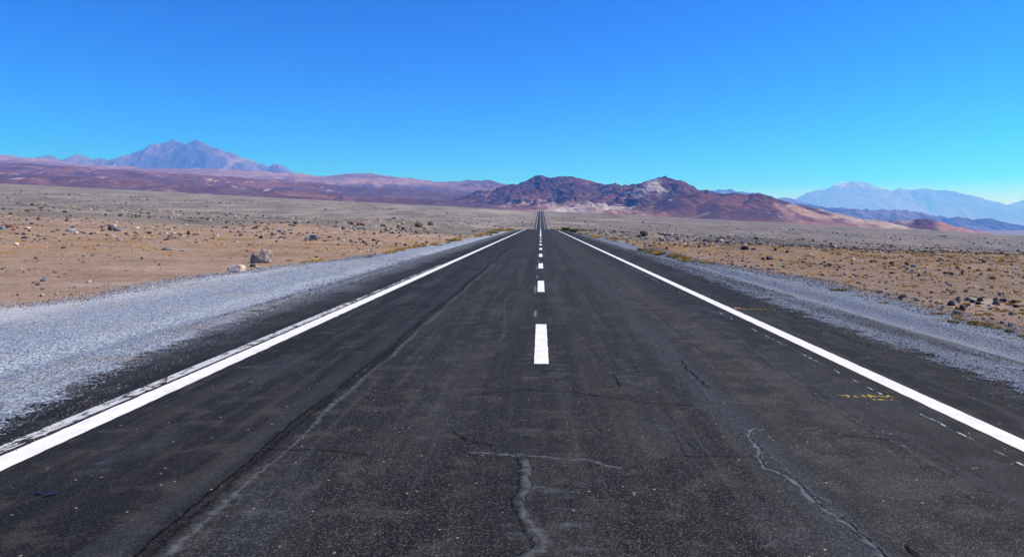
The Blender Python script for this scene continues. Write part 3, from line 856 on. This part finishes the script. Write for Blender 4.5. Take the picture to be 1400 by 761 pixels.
range_mesh("distant_volcano", [rid(up(fv, 3), 38000, .85, run=1.0, dy=40), rid(up(fv2, 3), 38000, .5, dy=40)], (9500, 33000, 31000, 42000), 760, 340, 149, (60, 1800), (110, 1100), col_far, H_FAR,
           branches=(1700, 3800, .26), base_fn=lambda X, Y: -280 + 0 * X, gully=(45, 650), fall=(.10, .55, .3), floor=-350)

# ------------------------------------------------------------------ rocks
def ico(sub):
    import bmesh
    bm = bmesh.new(); bmesh.ops.create_icosphere(bm, subdivisions=sub, radius=1)
    v = np.array([x.co[:] for x in bm.verts]); f = np.array([[q.index for q in p.verts] for p in bm.faces]); bm.free()
    return v, f
ICO1, ICO2, ICO4 = ico(1), ico(2), ico(4)

def rock_shape(seed, base=ICO4, cuts=9, dims=(1, .8, .7), rounded=.0, rough=.07):
    v, f = base
    rg = np.random.RandomState(seed)
    p = v.copy()
    p *= (1 + rough * 2.0 * fbm(p[:, 0] * 1.1 + seed, p[:, 1] * 1.1 + p[:, 2] * 1.7, 3, seed))[:, None]
    for _ in range(cuts):
        n = rg.normal(size=3); n /= np.linalg.norm(n)
        h = rg.uniform(.55, .85) + rounded
        d = p @ n
        over = np.maximum(d - h, 0)
        p -= n[None] * (over * .93)[:, None]
    p *= (1 + rough * fbm(p[:, 0] * 4 + p[:, 2] * 3, p[:, 1] * 4 - p[:, 2] * 2, 4, seed + 5))[:, None]
    p[:, 2] = np.maximum(p[:, 2], -.62)
    p /= np.abs(p).max(0)[None]
    p *= np.array(dims)[None] * .5
    p[:, 2] -= p[:, 2].min()
    return p, f

_rock_cache = {}
def rock_data(seed, mat, kind):
    key = (seed, mat.name, kind)
    if key not in _rock_cache:
        v, f = rock_shape(seed, ICO4 if kind == 'big' else ICO2, 10, (1, .85, 1), .12 if kind == 'round' else 0)
        o = link_mesh("rock", v, f, mat, smooth=(kind == 'big' or kind == 'round'))
        if kind == 'big':
            a = o.data
        _rock_cache[key] = o.data
        bpy.data.objects.remove(o)
    return _rock_cache[key]

def place_rock(px, py, w, h, mat, label, group=None, seed=0, kind='small', rot=None, depth=.9, sink=.08, at=None, name="rock", tilt=(0, 0)):
    if at is None: x, y, z = ground_at(px, py)
    else: x, y, z = at
    m = y / 933.0
    wm, hm = w * m, h * m
    o = bpy.data.objects.new(name, rock_data(seed, mat, kind))
    COL.objects.link(o)
    yy = y + (wm * depth * .35 if at is None else 0)
    o.location = (x * yy / y if at is None else x, yy, float(land(x, yy)) - hm * sink)
    o.scale = (wm, wm * depth, hm * 1.12)
    o.rotation_euler = (tilt[0], tilt[1], rot if rot is not None else (seed * 1.7) % 6.28)
    tag(o, label, "rock", group)
    return o

place_rock(355, 360, 30, 25, R_PURPLE, "big purple grey boulder with pale cracked faces standing at the gravel edge", seed=3, kind='big', rot=.3, depth=.8, tilt=(0, .16))
place_rock(324, 372, 27, 13, R_CREAM, "long cream rock with a dark end half buried at the gravel edge", seed=8, kind='big', rot=.15, depth=.6)
place_rock(346, 365, 9, 5, R_DARK, "small black stone between the big boulder and the cream rock", seed=12, rot=.5)
place_rock(353, 366.5, 9, 3, R_CREAM, "low pale stone beside the small black stone below the boulder", seed=13, rot=.2)
place_rock(429.5, 328, 14, 8.5, R_GREY, "rounded grey boulder standing alone on the tan flat", seed=5, kind='big', rot=.1, depth=.8)
IND = [
    (151, 315, 9, 8, R_DARK, "dark steep block leaning on a pale slab", 21), (161, 316.5, 13, 7, R_SLATE, "pale blue grey slab beside a dark steep block", 22),
    (141, 315.5, 6, 5, R_GREY, "small grey stone just beside the dark steep block", 23),
    (97, 317, 14, 6, R_SLATE, "low blue grey slab with a cream stone at its foot", 24), (104, 320, 9, 5, R_CREAM, "cream stone at the foot of a blue grey slab", 25),
    (99, 312.5, 7, 3.5, R_DARK, "flat black stone behind a blue grey slab", 26),
    (3, 314, 9, 7, R_SLATE, "blue grey rock at the picture's edge beside a maroon rock", 27), (10, 311, 14, 5, R_RED, "wide maroon rock among blue grey stones", 28),
    (18, 315, 6, 4, R_RED, "small maroon stone beside the wide maroon rock", 29),
    (38, 313.5, 12, 4, R_CREAM, "thin pale slab lying behind a small dark stone", 30), (40, 316.5, 4, 3, R_DARK, "small dark stone under a thin pale slab", 31),
    (79, 316, 7, 5, R_SLATE, "small slate stone alone on the tan flat", 32), (22, 335, 7, 4, R_CREAM, "whitish stone alone on bare tan sand", 33),
    (257.5, 321, 7, 7, R_DARK, "dark upright pointed stone on the tan flat", 34), (237, 320.5, 9, 3.5, R_CREAM, "thin whitish slab near the pointed dark stone", 35),
    (246, 321, 7, 3, R_GREY, "low grey stone between a whitish slab and a pointed dark stone", 36), (268, 321.5, 8, 3.5, R_BROWN, "flat brown stone beside the pointed dark stone", 37),
    (294, 323, 8, 5, R_GREY, "grey stone with small rubble past the pointed dark stone", 38),
    (186, 319, 9, 4, R_SLATE, "low slate slab among orange grass patches", 39), (204, 319.5, 7, 3.5, R_DARK, "dark flat stone past a low slate slab", 40),
    (228, 342, 14, 4, R_SLATE, "flat blue grey outcrop flush with the sand", 41), (251, 344, 12, 3.5, R_SLATE, "smaller flat blue grey outcrop with orange grass beside it", 42),
    (218, 363, 6, 4, R_BROWN, "dark brown clod on smooth tan sand", 43), (194, 354, 5, 3, R_BROWN, "small brown stone on smooth tan sand", 44),
    (59, 384.5, 9, 4.5, R_SLATE, "small slate stone above a patch of brown clods", 45), (52, 390, 6, 4, R_BROWN, "brown clod in the sand below a slate stone", 46),
    (58, 396, 5, 3, R_BROWN, "lower brown clod in the sand above a cream stone", 47),
    (58, 405, 9, 4, R_CREAM, "cream stone near the gravel under brown clods", 48), (77.5, 403, 6, 4, R_CREAM, "small white stone next to the cream stone near the gravel", 49),
    (246, 392, 7, 5, R_CREAM, "round white stone at the very edge of the gravel", 50), (107, 411.5, 11, 3, R_CREAM, "thin pink slab lying on the gravel's edge", 51),
    (122, 387, 9, 4.5, R_CREAM, "curved pale stone on smooth tan sand", 52), (24, 404, 4, 3, R_BROWN, "tiny brown stone on tan sand by the picture's edge", 53),
    (383, 318, 7, 5, R_GREY, "grey stone behind the rounded boulder near scattered rubble", 54), (404, 307, 6, 5, R_DARK, "dark stone standing out behind the rounded grey boulder", 55),
    (422, 305, 5, 4, R_BROWN, "brown stone next to the dark stone behind the rounded boulder", 56), (373, 322, 9, 6, R_GREY, "grey block with a dark side on the tan flat", 57),
    (357, 326, 5, 5, R_DARK, "little black stone beyond the big boulder", 58), (378, 331, 4, 3, R_DARK, "tiny black stone beyond the big boulder", 59),
    (463, 327.5, 5, 3.5, R_DARK, "black stone beside the rounded grey boulder", 60), (514, 349, 8, 5, R_GREY, "grey stone by the golden grass of the verge", 61),
    (501, 335, 6, 3.5, R_GREY, "flat grey stone on a strip of pale gravel", 62),
    (881, 323, 13, 7, R_BROWN, "brown pyramid shaped mound stone by the road", 63), (874, 325, 8, 4, R_DARK, "black stone at the foot of the brown mound stone", 64),
    (913, 329.5, 6, 5, R_SLATE, "small blue stone near orange rubble", 65), (906, 329.5, 6, 4, R_DARK, "black stone next to the small blue stone", 66),
    (903, 328, 5, 4, R_ORANGE, "small orange stone beside a black stone", 67), (912, 341, 6, 4, R_RED, "red brown stone on grey rubble above the yellow grass", 68),
    (976.5, 361.5, 5, 3.5, R_DARK, "black stone at the edge of the blue gravel", 69), (962.5, 358, 4, 3, R_DARK, "tiny black stone in golden grass at the gravel edge", 70),
    (1018, 341.5, 12, 6, R_DARK, "wide black rock with orange grass around it", 71), (1030, 341.5, 8, 3, R_DARK, "flat black stone next to the wide black rock", 72),
    (1052, 355, 14, 5.5, R_DARK, "flat long black rock on reddish sand", 73), (1043, 355, 7, 3.5, R_DARK, "small black stone touching the flat long black rock", 74),
    (1034, 327, 8, 3.5, R_DARK, "dark slab standing alone on the grey plain", 75), (964, 331, 7, 5, R_DARK, "black stone in the row above orange rubble", 76),
    (971, 331.5, 7, 4, R_BROWN, "brown stone next to the black stone above orange rubble", 77), (981, 331, 8, 4.5, R_DARK, "black stone with a pale slab behind it", 78),
    (986, 330.5, 9, 4, R_CREAM, "pale tan slab behind a black stone", 79), (994, 333, 6, 4, R_DARK, "small black stone past the pale tan slab", 80),
    (1301, 418, 12, 9, R_DARK, "round black boulder, upper one of the touching pair", 81), (1315, 425, 14, 9.5, R_DARK, "wide black boulder, lower one of the touching pair", 82),
    (1309, 430, 15, 7, R_SLATE, "blue grey stone in front of the wide black boulder", 83), (1302, 434, 6, 4.5, R_DARK, "small black stone in orange grass under the boulder pair", 84),
    (1311, 413, 6, 6, R_PURPLE, "pinkish stone just behind the boulder pair", 85), (1310, 409, 7, 4, R_DARK, "black stone behind the pinkish stone", 86),
    (1324, 411, 9, 6, R_GREY, "grey stone, first of a row past the boulder pair", 87), (1329.5, 414, 8, 5, R_DARK, "black stone in front of the first grey stone of the row", 88),
    (1340, 412, 8, 6, R_DARK, "upright black stone in the middle of the row", 89), (1337.5, 416.5, 9, 4.5, R_DARK, "flat black stone under the upright black stone", 90),
    (1362, 411, 8, 4, R_DARK, "dark stone behind a pale grey stone in the row", 91), (1362, 416.5, 10, 6, R_SLATE, "pale grey oval stone in the row", 92),
    (1372, 412, 9, 4, R_DARK, "low dark stone past the pale grey oval stone", 93), (1386.5, 414.5, 8, 5.5, R_DARK, "dark rounded stone near the end of the row", 94),
    (1389.5, 420.5, 8, 5, R_DARK, "black stone in orange grass at the end of the row", 95), (1383, 430.5, 10, 6, R_SLATE, "slate stone alone on brown sand below the row", 96),
    (1367, 404, 4.5, 4.5, R_SLATE, "small round bluish stone alone on smooth sand", 97), (1357, 381.5, 9, 4, R_DARK, "dark flat stone alone on the sand behind the row", 98),
    (1203, 400.5, 9, 4.5, R_DARK, "dark rock by a pale chip at the gravel edge", 99), (1215, 404, 6, 5, R_GREY, "small grey stone past the dark rock at the gravel edge", 100),
    (1231, 410, 8, 6, R_DARK, "dark stone in front of a brown stone near the gravel", 101), (1235, 407, 10, 5, R_BROWN, "brown stone behind a dark stone near the gravel", 102),
    (1254, 411.5, 9, 5.5, R_GREY, "grey stone with a whitish side near orange grass", 103), (1256, 378, 6, 5, R_DARK, "black stone alone in front of orange grass patches", 104),
    (1315, 376, 7, 5.5, R_DARK, "black stone among small rubble on the sand", 105), (1301, 376, 6, 5, R_BROWN, "brown stone beside a black stone on the sand", 106),
    (1293, 374.5, 7, 3.5, R_DARK, "flat dark stone behind the brown stone on the sand", 107), (1219, 361, 7, 5, R_DARK, "black stone in the middle of the rubble band", 108),
    (1240, 363, 8, 5, R_DARK, "dark rock with grey stones around it in the rubble band", 109), (1249, 365, 9, 4, R_SLATE, "slate stone next to the dark rock in the rubble band", 110),
    (1192, 358.5, 7, 4, R_DARK, "dark low rock at the head of the rubble band", 111), (1188, 378, 6, 3, R_CREAM, "white slab alone on smooth brown sand", 112),
    (1166, 356.5, 8, 3.5, R_CREAM, "pinkish flat slab in the rubble band", 113), (1136, 335, 6, 4, R_DARK, "dark stone standing behind the orange grass band", 114),
]
for (px, py, w, h, m, lab, sd) in IND:
    place_rock(px, py, w, h, m, lab, seed=sd % 23, kind='round' if sd % 3 == 0 else 'small', rot=(sd * .7) % 6.28, depth=.8)

def sh_edges(Y):
    L = np.interp(Y, SH_L[2], SH_L[3]); Rr = np.interp(Y, SH_R[2], SH_R[3])
    return L, Rr

rg = random.Random(77)
def field(n, pxr, pyr, wr, mats, label, group, hr=(.4, .75)):
    k = 0; tries = 0
    while k < n and tries < n * 40:
        tries += 1
        px = rg.uniform(*pxr); py = rg.uniform(*(pyr(px) if callable(pyr) else pyr))
        x, y, z = ground_at(px, py)
        L, Rr = sh_edges(y)
        if -L - .3 < x < Rr + .3: continue
        w = wr[0] + (wr[1] - wr[0]) * rg.random() ** 2.2
        place_rock(px, py, w, w * rg.uniform(*hr), rg.choice(mats), label, group, seed=rg.randrange(22), kind=rg.choice(['small', 'round', 'small']), rot=rg.uniform(0, 6.28), depth=rg.uniform(.6, 1))
        k += 1
field(42, (460, 590), lambda px: (306, 320), (4, 10), [R_ORANGE, R_ORANGE, R_BROWN, R_CREAM, R_RED, R_DARK], "orange tan stone of the rubble heap between the tan flat and the road", "rubble heap stones")
field(18, (350, 470), lambda px: (302, 318), (2.5, 6), [R_GREY, R_DARK, R_BROWN, R_SLATE], "small grey or dark stone strewn behind the rounded grey boulder", "stones strewn behind the rounded boulder")
field(16, (0, 340), lambda px: (293 + px * .02, 303 + px * .02), (2.2, 5), [R_DARK, R_GREY, R_BROWN], "small dark stone in the thin line along the far edge of the tan sand", "line of stones at the far edge of the tan sand")
field(12, (30, 300), lambda px: (323 + px * .05, 336 + px * .05), (2, 4), [R_DARK, R_BROWN, R_GREY], "tiny stone sprinkled on the tan sand in front of the slabs", "tiny stones on the tan sand")
field(34, (940, 1130), lambda px: (336 + (px - 940) * .04, 366 + (px - 940) * .05), (2.5, 6), [R_DARK, R_DARK, R_BROWN, R_PURPLE, R_SLATE], "small dark stone of the rubble beside the road's dark gravel", "rubble beside the dark gravel")
field(36, (1080, 1400), lambda px: (346 + (px - 1080) * .03, 368 + (px - 1080) * .03), (2.5, 7), [R_DARK, R_DARK, R_GREY, R_BROWN, R_CREAM], "small stone in the wide rubble band with orange grass", "wide rubble band with orange grass")
field(16, (1230, 1400), lambda px: (405 + (px - 1230) * .03, 425 + (px - 1230) * .06), (3, 7), [R_DARK, R_DARK, R_SLATE, R_BROWN], "small dark stone strewn around the row of black boulders", "stones around the black boulders")
field(12, (850, 1400), lambda px: (312 + (px - 850) * .035, 326 + (px - 850) * .04), (2, 5), [R_DARK, R_DARK, R_GREY], "dark speck of stone on the wide grey plain beyond the orange grass", "stones on the grey plain")

# ------------------------------------------------------------------ small scattered matter
def merge_scatter(name, protos, pos, scl, rot, pid, col, mat, smooth=False):
    V = []; Fc = []; C = []; off = 0
    for k, (pv, pf) in enumerate(protos):
        m = np.where(pid == k)[0]
        if not len(m): continue
        c, s = np.cos(rot[m]), np.sin(rot[m])
        v = pv[None] * scl[m][:, None, :]
        x = v[..., 0] * c[:, None] - v[..., 1] * s[:, None]
        y = v[..., 0] * s[:, None] + v[..., 1] * c[:, None]
        w = np.stack([x, y, v[..., 2]], -1) + pos[m][:, None, :]
        nv = len(pv)
        V.append(w.reshape(-1, 3))
        Fc.append((pf[None] + (np.arange(len(m)) * nv)[:, None, None] + off).reshape(-1, 3))
        C.append(np.repeat(col[m], nv, 0))
        off += nv * len(m)
    o = link_mesh(name, np.concatenate(V), np.concatenate(Fc), mat, np.concatenate(C), smooth=smooth)
    return o
R = np.random.RandomState(4)
PEB = [rock_shape(200 + k, ICO1, 4, (1, .8, .65), .1, .1) for k in range(7)]
STN = [rock_shape(300 + k, ICO2, 7, (1, .85, .7), .0, .1) for k in range(7)]
SHARD = mat_vcol("stone_chips", .92, .15, (60, .01))

def shoulder_z(X, Y):
    t = sstep(5.2, 6.4, np.abs(X)); br = road_z(Y)
    return np.where(np.abs(X) < 5.3, br, br * (1 - t) + land(X, Y) * t)

def pebbles(name, side, n, y0, y1, spill, label):
    Y = y0 * (y1 / y0) ** R.rand(n)
    iy, ix, oy, ox = SH_L if side < 0 else SH_R
    xi = np.interp(Y, iy, ix) - .15; xo = np.interp(Y, oy, ox) + .35
    u = R.rand(n)
    X = xi + (xo - xi) * u
    sp = R.rand(n) < spill
    X = np.where(sp, xi - np.abs(R.normal(0, .13, n)) - .1, X)
    X = side * X
    Z = shoulder_z(X, Y) + np.where(sp | (u < .05), .0, .042)
    dist = np.hypot(X, Y)
    s = (.008 + .013 * R.rand(n) ** 2.5) * np.clip(dist / 10, .8, 2.0)
    if side > 0: s *= 1.15
    scl = np.stack([s, s * R.uniform(.7, 1.1, n), s * R.uniform(.6, 1.1, n)], 1)
    v = R.rand(n)
    base = np.where((v < .30)[:, None], np.array([[.035, .042, .06]]), np.where((v < .72)[:, None], np.array([[.22, .265, .35]]), np.array([[.45, .49, .57]])))
    base = base * R.uniform(.7, 1.25, (n, 1))
    base[sp] *= .55
    if side > 0: base *= .65
    tanm = R.rand(n) < .07
    base[tanm] = np.array([.40, .31, .23]) * R.uniform(.7, 1.2, (tanm.sum(), 1))
    o = merge_scatter(name, PEB, np.stack([X, Y, Z], 1), scl, R.rand(n) * 6.28, R.randint(0, 7, n), base, SHARD)
    tag(o, label, "gravel", kind="stuff")
pebbles("gravel", -1, 90000, 4.0, 34, .025, "pale blue crushed gravel of the wide shoulder")
pebbles("gravel", 1, 30000, 5.0, 40, .03, "dark blue crushed gravel of the narrow shoulder")

def stones(name, n, y0, y1, smin, smax, label, seed):
    R = np.random.RandomState(seed)
    Y = y0 * (y1 / y0) ** R.rand(n)
    A_ = R.uniform(-.86, .78, n)
    X = A_ * Y
    L, Rr = sh_edges(Y)
    dens = 1.5 * fbm(X / (Y * .16), np.log(Y) * 7, 4, seed)       # patchy
    keep = ((X < -L - .1) | (X > Rr + .1)) & (dens + R.rand(n) * .6 > .22 + np.where((X < 0) & (Y < 38), .42, np.where(X < 0, .1, -.12)))
    X, Y = X[keep], Y[keep]; n = len(X)
    dist = np.hypot(X, Y)
    s = (smin + (smax - smin) * R.rand(n) ** 6) * (dist / 20) ** .75
    Z = land(X, Y) - s * .12
    scl = np.stack([s, s * R.uniform(.6, 1.1, n), s * R.uniform(.5, 1.0, n)], 1)
    v = R.rand(n)
    pal = np.array([[.05, .045, .05], [.13, .12, .125], [.22, .15, .115], [.40, .30, .23], [.24, .25, .28], [.60, .52, .45]])
    k = np.searchsorted(np.cumsum([.36, .2, .2, .10, .09, .05]), v).clip(0, 5)
    base = pal[k] * R.uniform(.7, 1.25, (n, 1))
    o = merge_scatter(name, STN, np.stack([X, Y, Z], 1), scl, R.rand(n) * 6.28, R.randint(0, 7, n), base, SHARD)
    tag(o, label, "stones", kind="stuff")
stones("small_stones", 26000, 9, 70, .016, .14, "small broken stones littering the sand", 9)
stones("scattered_stones", 40000, 45, 900, .025, .19, "dark stones littering the grey plain", 10)

# ------------------------------------------------------------------ dry grass
GRASS = mat_vcol("dry_grass", .85, .15)
def tuft_shape(seed, n, spread=.5, h=1.0, wid=.03, lean=.6):
    R = np.random.RandomState(seed)
    a = R.rand(n) * 6.28; r = np.sqrt(R.rand(n)) * spread
    bx, by = r * np.cos(a), r * np.sin(a)
    hh = h * R.uniform(.35, 1, n) * (1 - .5 * (r / spread) ** 2)
    lx, ly = (np.cos(a) * lean * R.rand(n) + R.normal(0, .15, n)) * hh, (np.sin(a) * lean * R.rand(n) + R.normal(0, .15, n)) * hh
    b = R.rand(n) * 6.28; wx, wy = np.cos(b) * wid, np.sin(b) * wid
    z0 = np.full(n, -.04)
    v = np.stack([np.stack([bx - wx, by - wy, z0], 1), np.stack([bx + wx, by + wy, z0], 1),
                  np.stack([bx + lx * .5 + wx * .7, by + ly * .5 + wy * .7, hh * .6], 1), np.stack([bx + lx, by + ly, hh], 1),
                  np.stack([bx + lx * .5 - wx * .7, by + ly * .5 - wy * .7, hh * .6], 1)], 1).reshape(-1, 3)
    i = np.arange(n)[:, None] * 5
    f = np.concatenate([i + [[0, 1, 2]], i + [[0, 2, 4]], i + [[4, 2, 3]]])
    return v, f
def tuft_mesh(seed, c0, c1, n=220, **k):
    v, f = tuft_shape(seed, n, **k)
    R = np.random.RandomState(seed + 1)
    t = np.repeat(R.rand(n), 5)[:, None]
    c = np.array(c0)[None] * (1 - t) + np.array(c1)[None] * t
    o = link_mesh("grass_tuft", v, f, GRASS, c); me = o.data; bpy.data.objects.remove(o); return me
GOLD = [tuft_mesh(s, (.40, .24, .05), (.62, .44, .12)) for s in (1, 2, 3)]
YEL = [tuft_mesh(s, (.50, .33, .03), (.72, .52, .06)) for s in (4, 5)]
OLIVE = [tuft_mesh(s, (.15, .12, .03), (.38, .28, .08)) for s in (6, 7, 8)]
GREEN = [tuft_mesh(s, (.05, .08, .015), (.16, .20, .04), n=500, h=1.0, spread=.45, lean=.9) for s in (9, 10)]
YGREEN = [tuft_mesh(s, (.30, .30, .05), (.5, .45, .10)) for s in (11,)]

def place_tuft(px, py, w, h, me, label, group=None, name="grass_tuft", cat="grass tuft", at=None):
    x, y, z = at if at is not None else ground_at(px, py)
    L, Rr = sh_edges(y)
    m = y / 933
    o = bpy.data.objects.new(name, me); COL.objects.link(o)
    inside = -L < x < Rr
    zz = float(shoulder_z(x, y)) + .03 if inside and abs(x) < L else float(land(x, y))
    o.location = (x, y, zz)
    o.scale = (w * m, w * m * rg.uniform(.6, 1), h * m)
    o.rotation_euler = (0, 0, rg.uniform(0, 6.28))
    tag(o, label, cat, group)
place_tuft(773, 317.5, 10, 6.5, GREEN[0], "dark green bush beside the far road, the larger of two", name="bush", cat="bush")
place_tuft(784, 319.5, 9, 6, GREEN[1], "dark green bush beside the far road, the smaller of two", name="bush", cat="bush")
place_tuft(433, 357, 15, 6, YEL[0], "bright yellow grass tuft on sand above the gravel edge", )
place_tuft(395, 357, 9, 4, GOLD[0], "small golden tuft with pale stones nearest the big boulder")
place_tuft(417, 359, 12, 4.5, GOLD[1], "golden tuft between the small golden tuft and the bright yellow one")
place_tuft(456, 356.5, 10, 3.5, GOLD[2], "flat golden tuft past the bright yellow one")
place_tuft(372, 357, 6, 3, GOLD[0], "small orange tuft touching the big boulder's bright side")
place_tuft(900, 350, 11, 7, YEL[1], "bright yellow tuft inside the dark olive growth")
place_tuft(1208, 418, 14, 6, YGREEN[0], "yellow green plant growing in the blue gravel")
place_tuft(1145, 400, 20, 6, OLIVE[0], "wide olive plant creeping over the blue gravel")
place_tuft(1171, 408, 13, 4, OLIVE[1], "small brown olive plant in the gravel before the yellow green one")
place_tuft(1281, 432, 18, 4.5, OLIVE[2], "olive golden plant at the gravel edge beside the black boulders")
place_tuft(1293, 443, 30, 5, OLIVE[0], "long low brown olive growth on the gravel under the black boulders")
for (a, b, c, d, n, w, lab, grp, mats) in (
        (875, 343, 945, 358, 26, (8, 14), "dark olive growth lining the gravel beneath the brown mound stone", "olive growth on the gravel edge", OLIVE + GOLD[:1]),
        (950, 359, 972, 363, 6, (7, 11), "golden brown tuft just past the olive growth", "golden brown tufts past the olive growth", GOLD),
        (503, 352, 700, 313.5, 60, (5, 12), "gold and olive tuft in the long verge strip between gravel and flat", "long gold verge strip", OLIVE + GOLD + GOLD),
        (760, 315, 860, 330, 34, (4, 9), "golden tuft in the low verge strip beside the green bushes", "golden verge strip by the bushes", GOLD + OLIVE[:1]),
        (1300, 436, 1400, 462, 26, (6, 13), "orange brown tuft where sand meets the blue gravel under the boulders", "orange brown tufts at the gravel edge", GOLD + OLIVE),
        (1270, 425, 1400, 428, 26, (5, 11), "orange tuft growing among the row of black stones", "orange tufts among the black stones", GOLD)):
    for k in range(n):
        t = rg.random()
        px, py = a + (c - a) * t, b + (d - b) * t + rg.gauss(0, 1.6)
        if lab.startswith("orange tuft"): py += rg.uniform(-14, 4)
        ww = rg.uniform(*w)
        place_tuft(px, py, ww, ww * .38, rg.choice(mats), lab, grp)

def grass_field(n, seed):
    R = np.random.RandomState(seed)
    Y = 14 * (150 / 14) ** R.rand(n); X = R.uniform(-.84, .76, n) * Y
    L, Rr = sh_edges(Y)
    d = Y + .25 * np.abs(X)
    band = np.exp(-((d / np.where(X < 0, 46.0, 44.0) - 1) / .5) ** 2)
    pn = fbm(X / (Y * .07), np.log(Y) * 14, 3, seed)
    keep = ((X < -L - .2) | (X > Rr + .2)) & (R.rand(n) < band * np.where(X < 0, .6, 1)) & (1.6 * pn + R.rand(n) * .5 > .2) & ((X > 0) | (d > 33 + 8 * R.rand(n)))
    X, Y = X[keep], Y[keep]; n = len(X)
    # the two golden verges along the far road
    m = 1700
    Yv = 120 * (1250 / 120) ** R.rand(m); Xv = R.choice([-1, 1], m) * (7.4 + np.abs(R.normal(0, 1.3, m)))
    X = np.concatenate([X, Xv]); Y = np.concatenate([Y, Yv]); n = len(X)
    protos = [tuft_shape(400 + k, 9, .5, 1, .07) for k in range(5)]
    s = R.uniform(.10, .26, n) * (Y / 30) ** .45
    s[-m:] = R.uniform(.4, .9, m)
    scl = np.stack([s, s, s * R.uniform(.35, .6, n)], 1)
    t = R.rand(n, 1)
    col = np.array([[.42, .23, .045]]) * (1 - t) + np.array([[.64, .38, .11]]) * t
    col[-m:] = np.array([[.16, .12, .06]]) * (1 - t[-m:]) + np.array([[.28, .20, .11]]) * t[-m:]
    o = merge_scatter("dry_grass", protos, np.stack([X, Y, land(X, Y)], 1), scl, R.rand(n) * 6.28, R.randint(0, 5, n), col, GRASS)
    tag(o, "sparse orange dry grass spread over the flat", "grass", kind="stuff")
grass_field(26000, 5)

# ------------------------------------------------------------------ haze
def haze():
    m = bpy.data.materials.new("haze"); m.use_nodes = True; t = m.node_tree; t.nodes.clear()
    out = t.nodes.new("ShaderNodeOutputMaterial"); v = t.nodes.new("ShaderNodeVolumePrincipled")
    v.inputs['Color'].default_value = (*HAZE_COLOR, 1)
    v.inputs['Absorption Color'].default_value = (1, 1, 1, 1)
    v.inputs['Density'].default_value = HAZE_DENSITY
    v.inputs['Anisotropy'].default_value = 0.15
    t.links.new(v.outputs[0], out.inputs['Volume'])
    s = 66500; z0, z1 = -430, 2480
    vs = [(x, y, z) for z in (z0, z1) for x, y in ((-s, -s), (s, -s), (s, s), (-s, s))]
    fs = [(0, 3, 2, 1), (4, 5, 6, 7), (0, 1, 5, 4), (1, 2, 6, 5), (2, 3, 7, 6), (3, 0, 4, 7)]
    me = bpy.data.meshes.new("haze"); me.from_pydata(vs, [], fs); me.materials.append(m)
    o = bpy.data.objects.new("haze", me); COL.objects.link(o)
    o["kind"] = "stuff"; o["label"] = "pale blue air that far mountains fade into"; o["category"] = "haze"
haze()
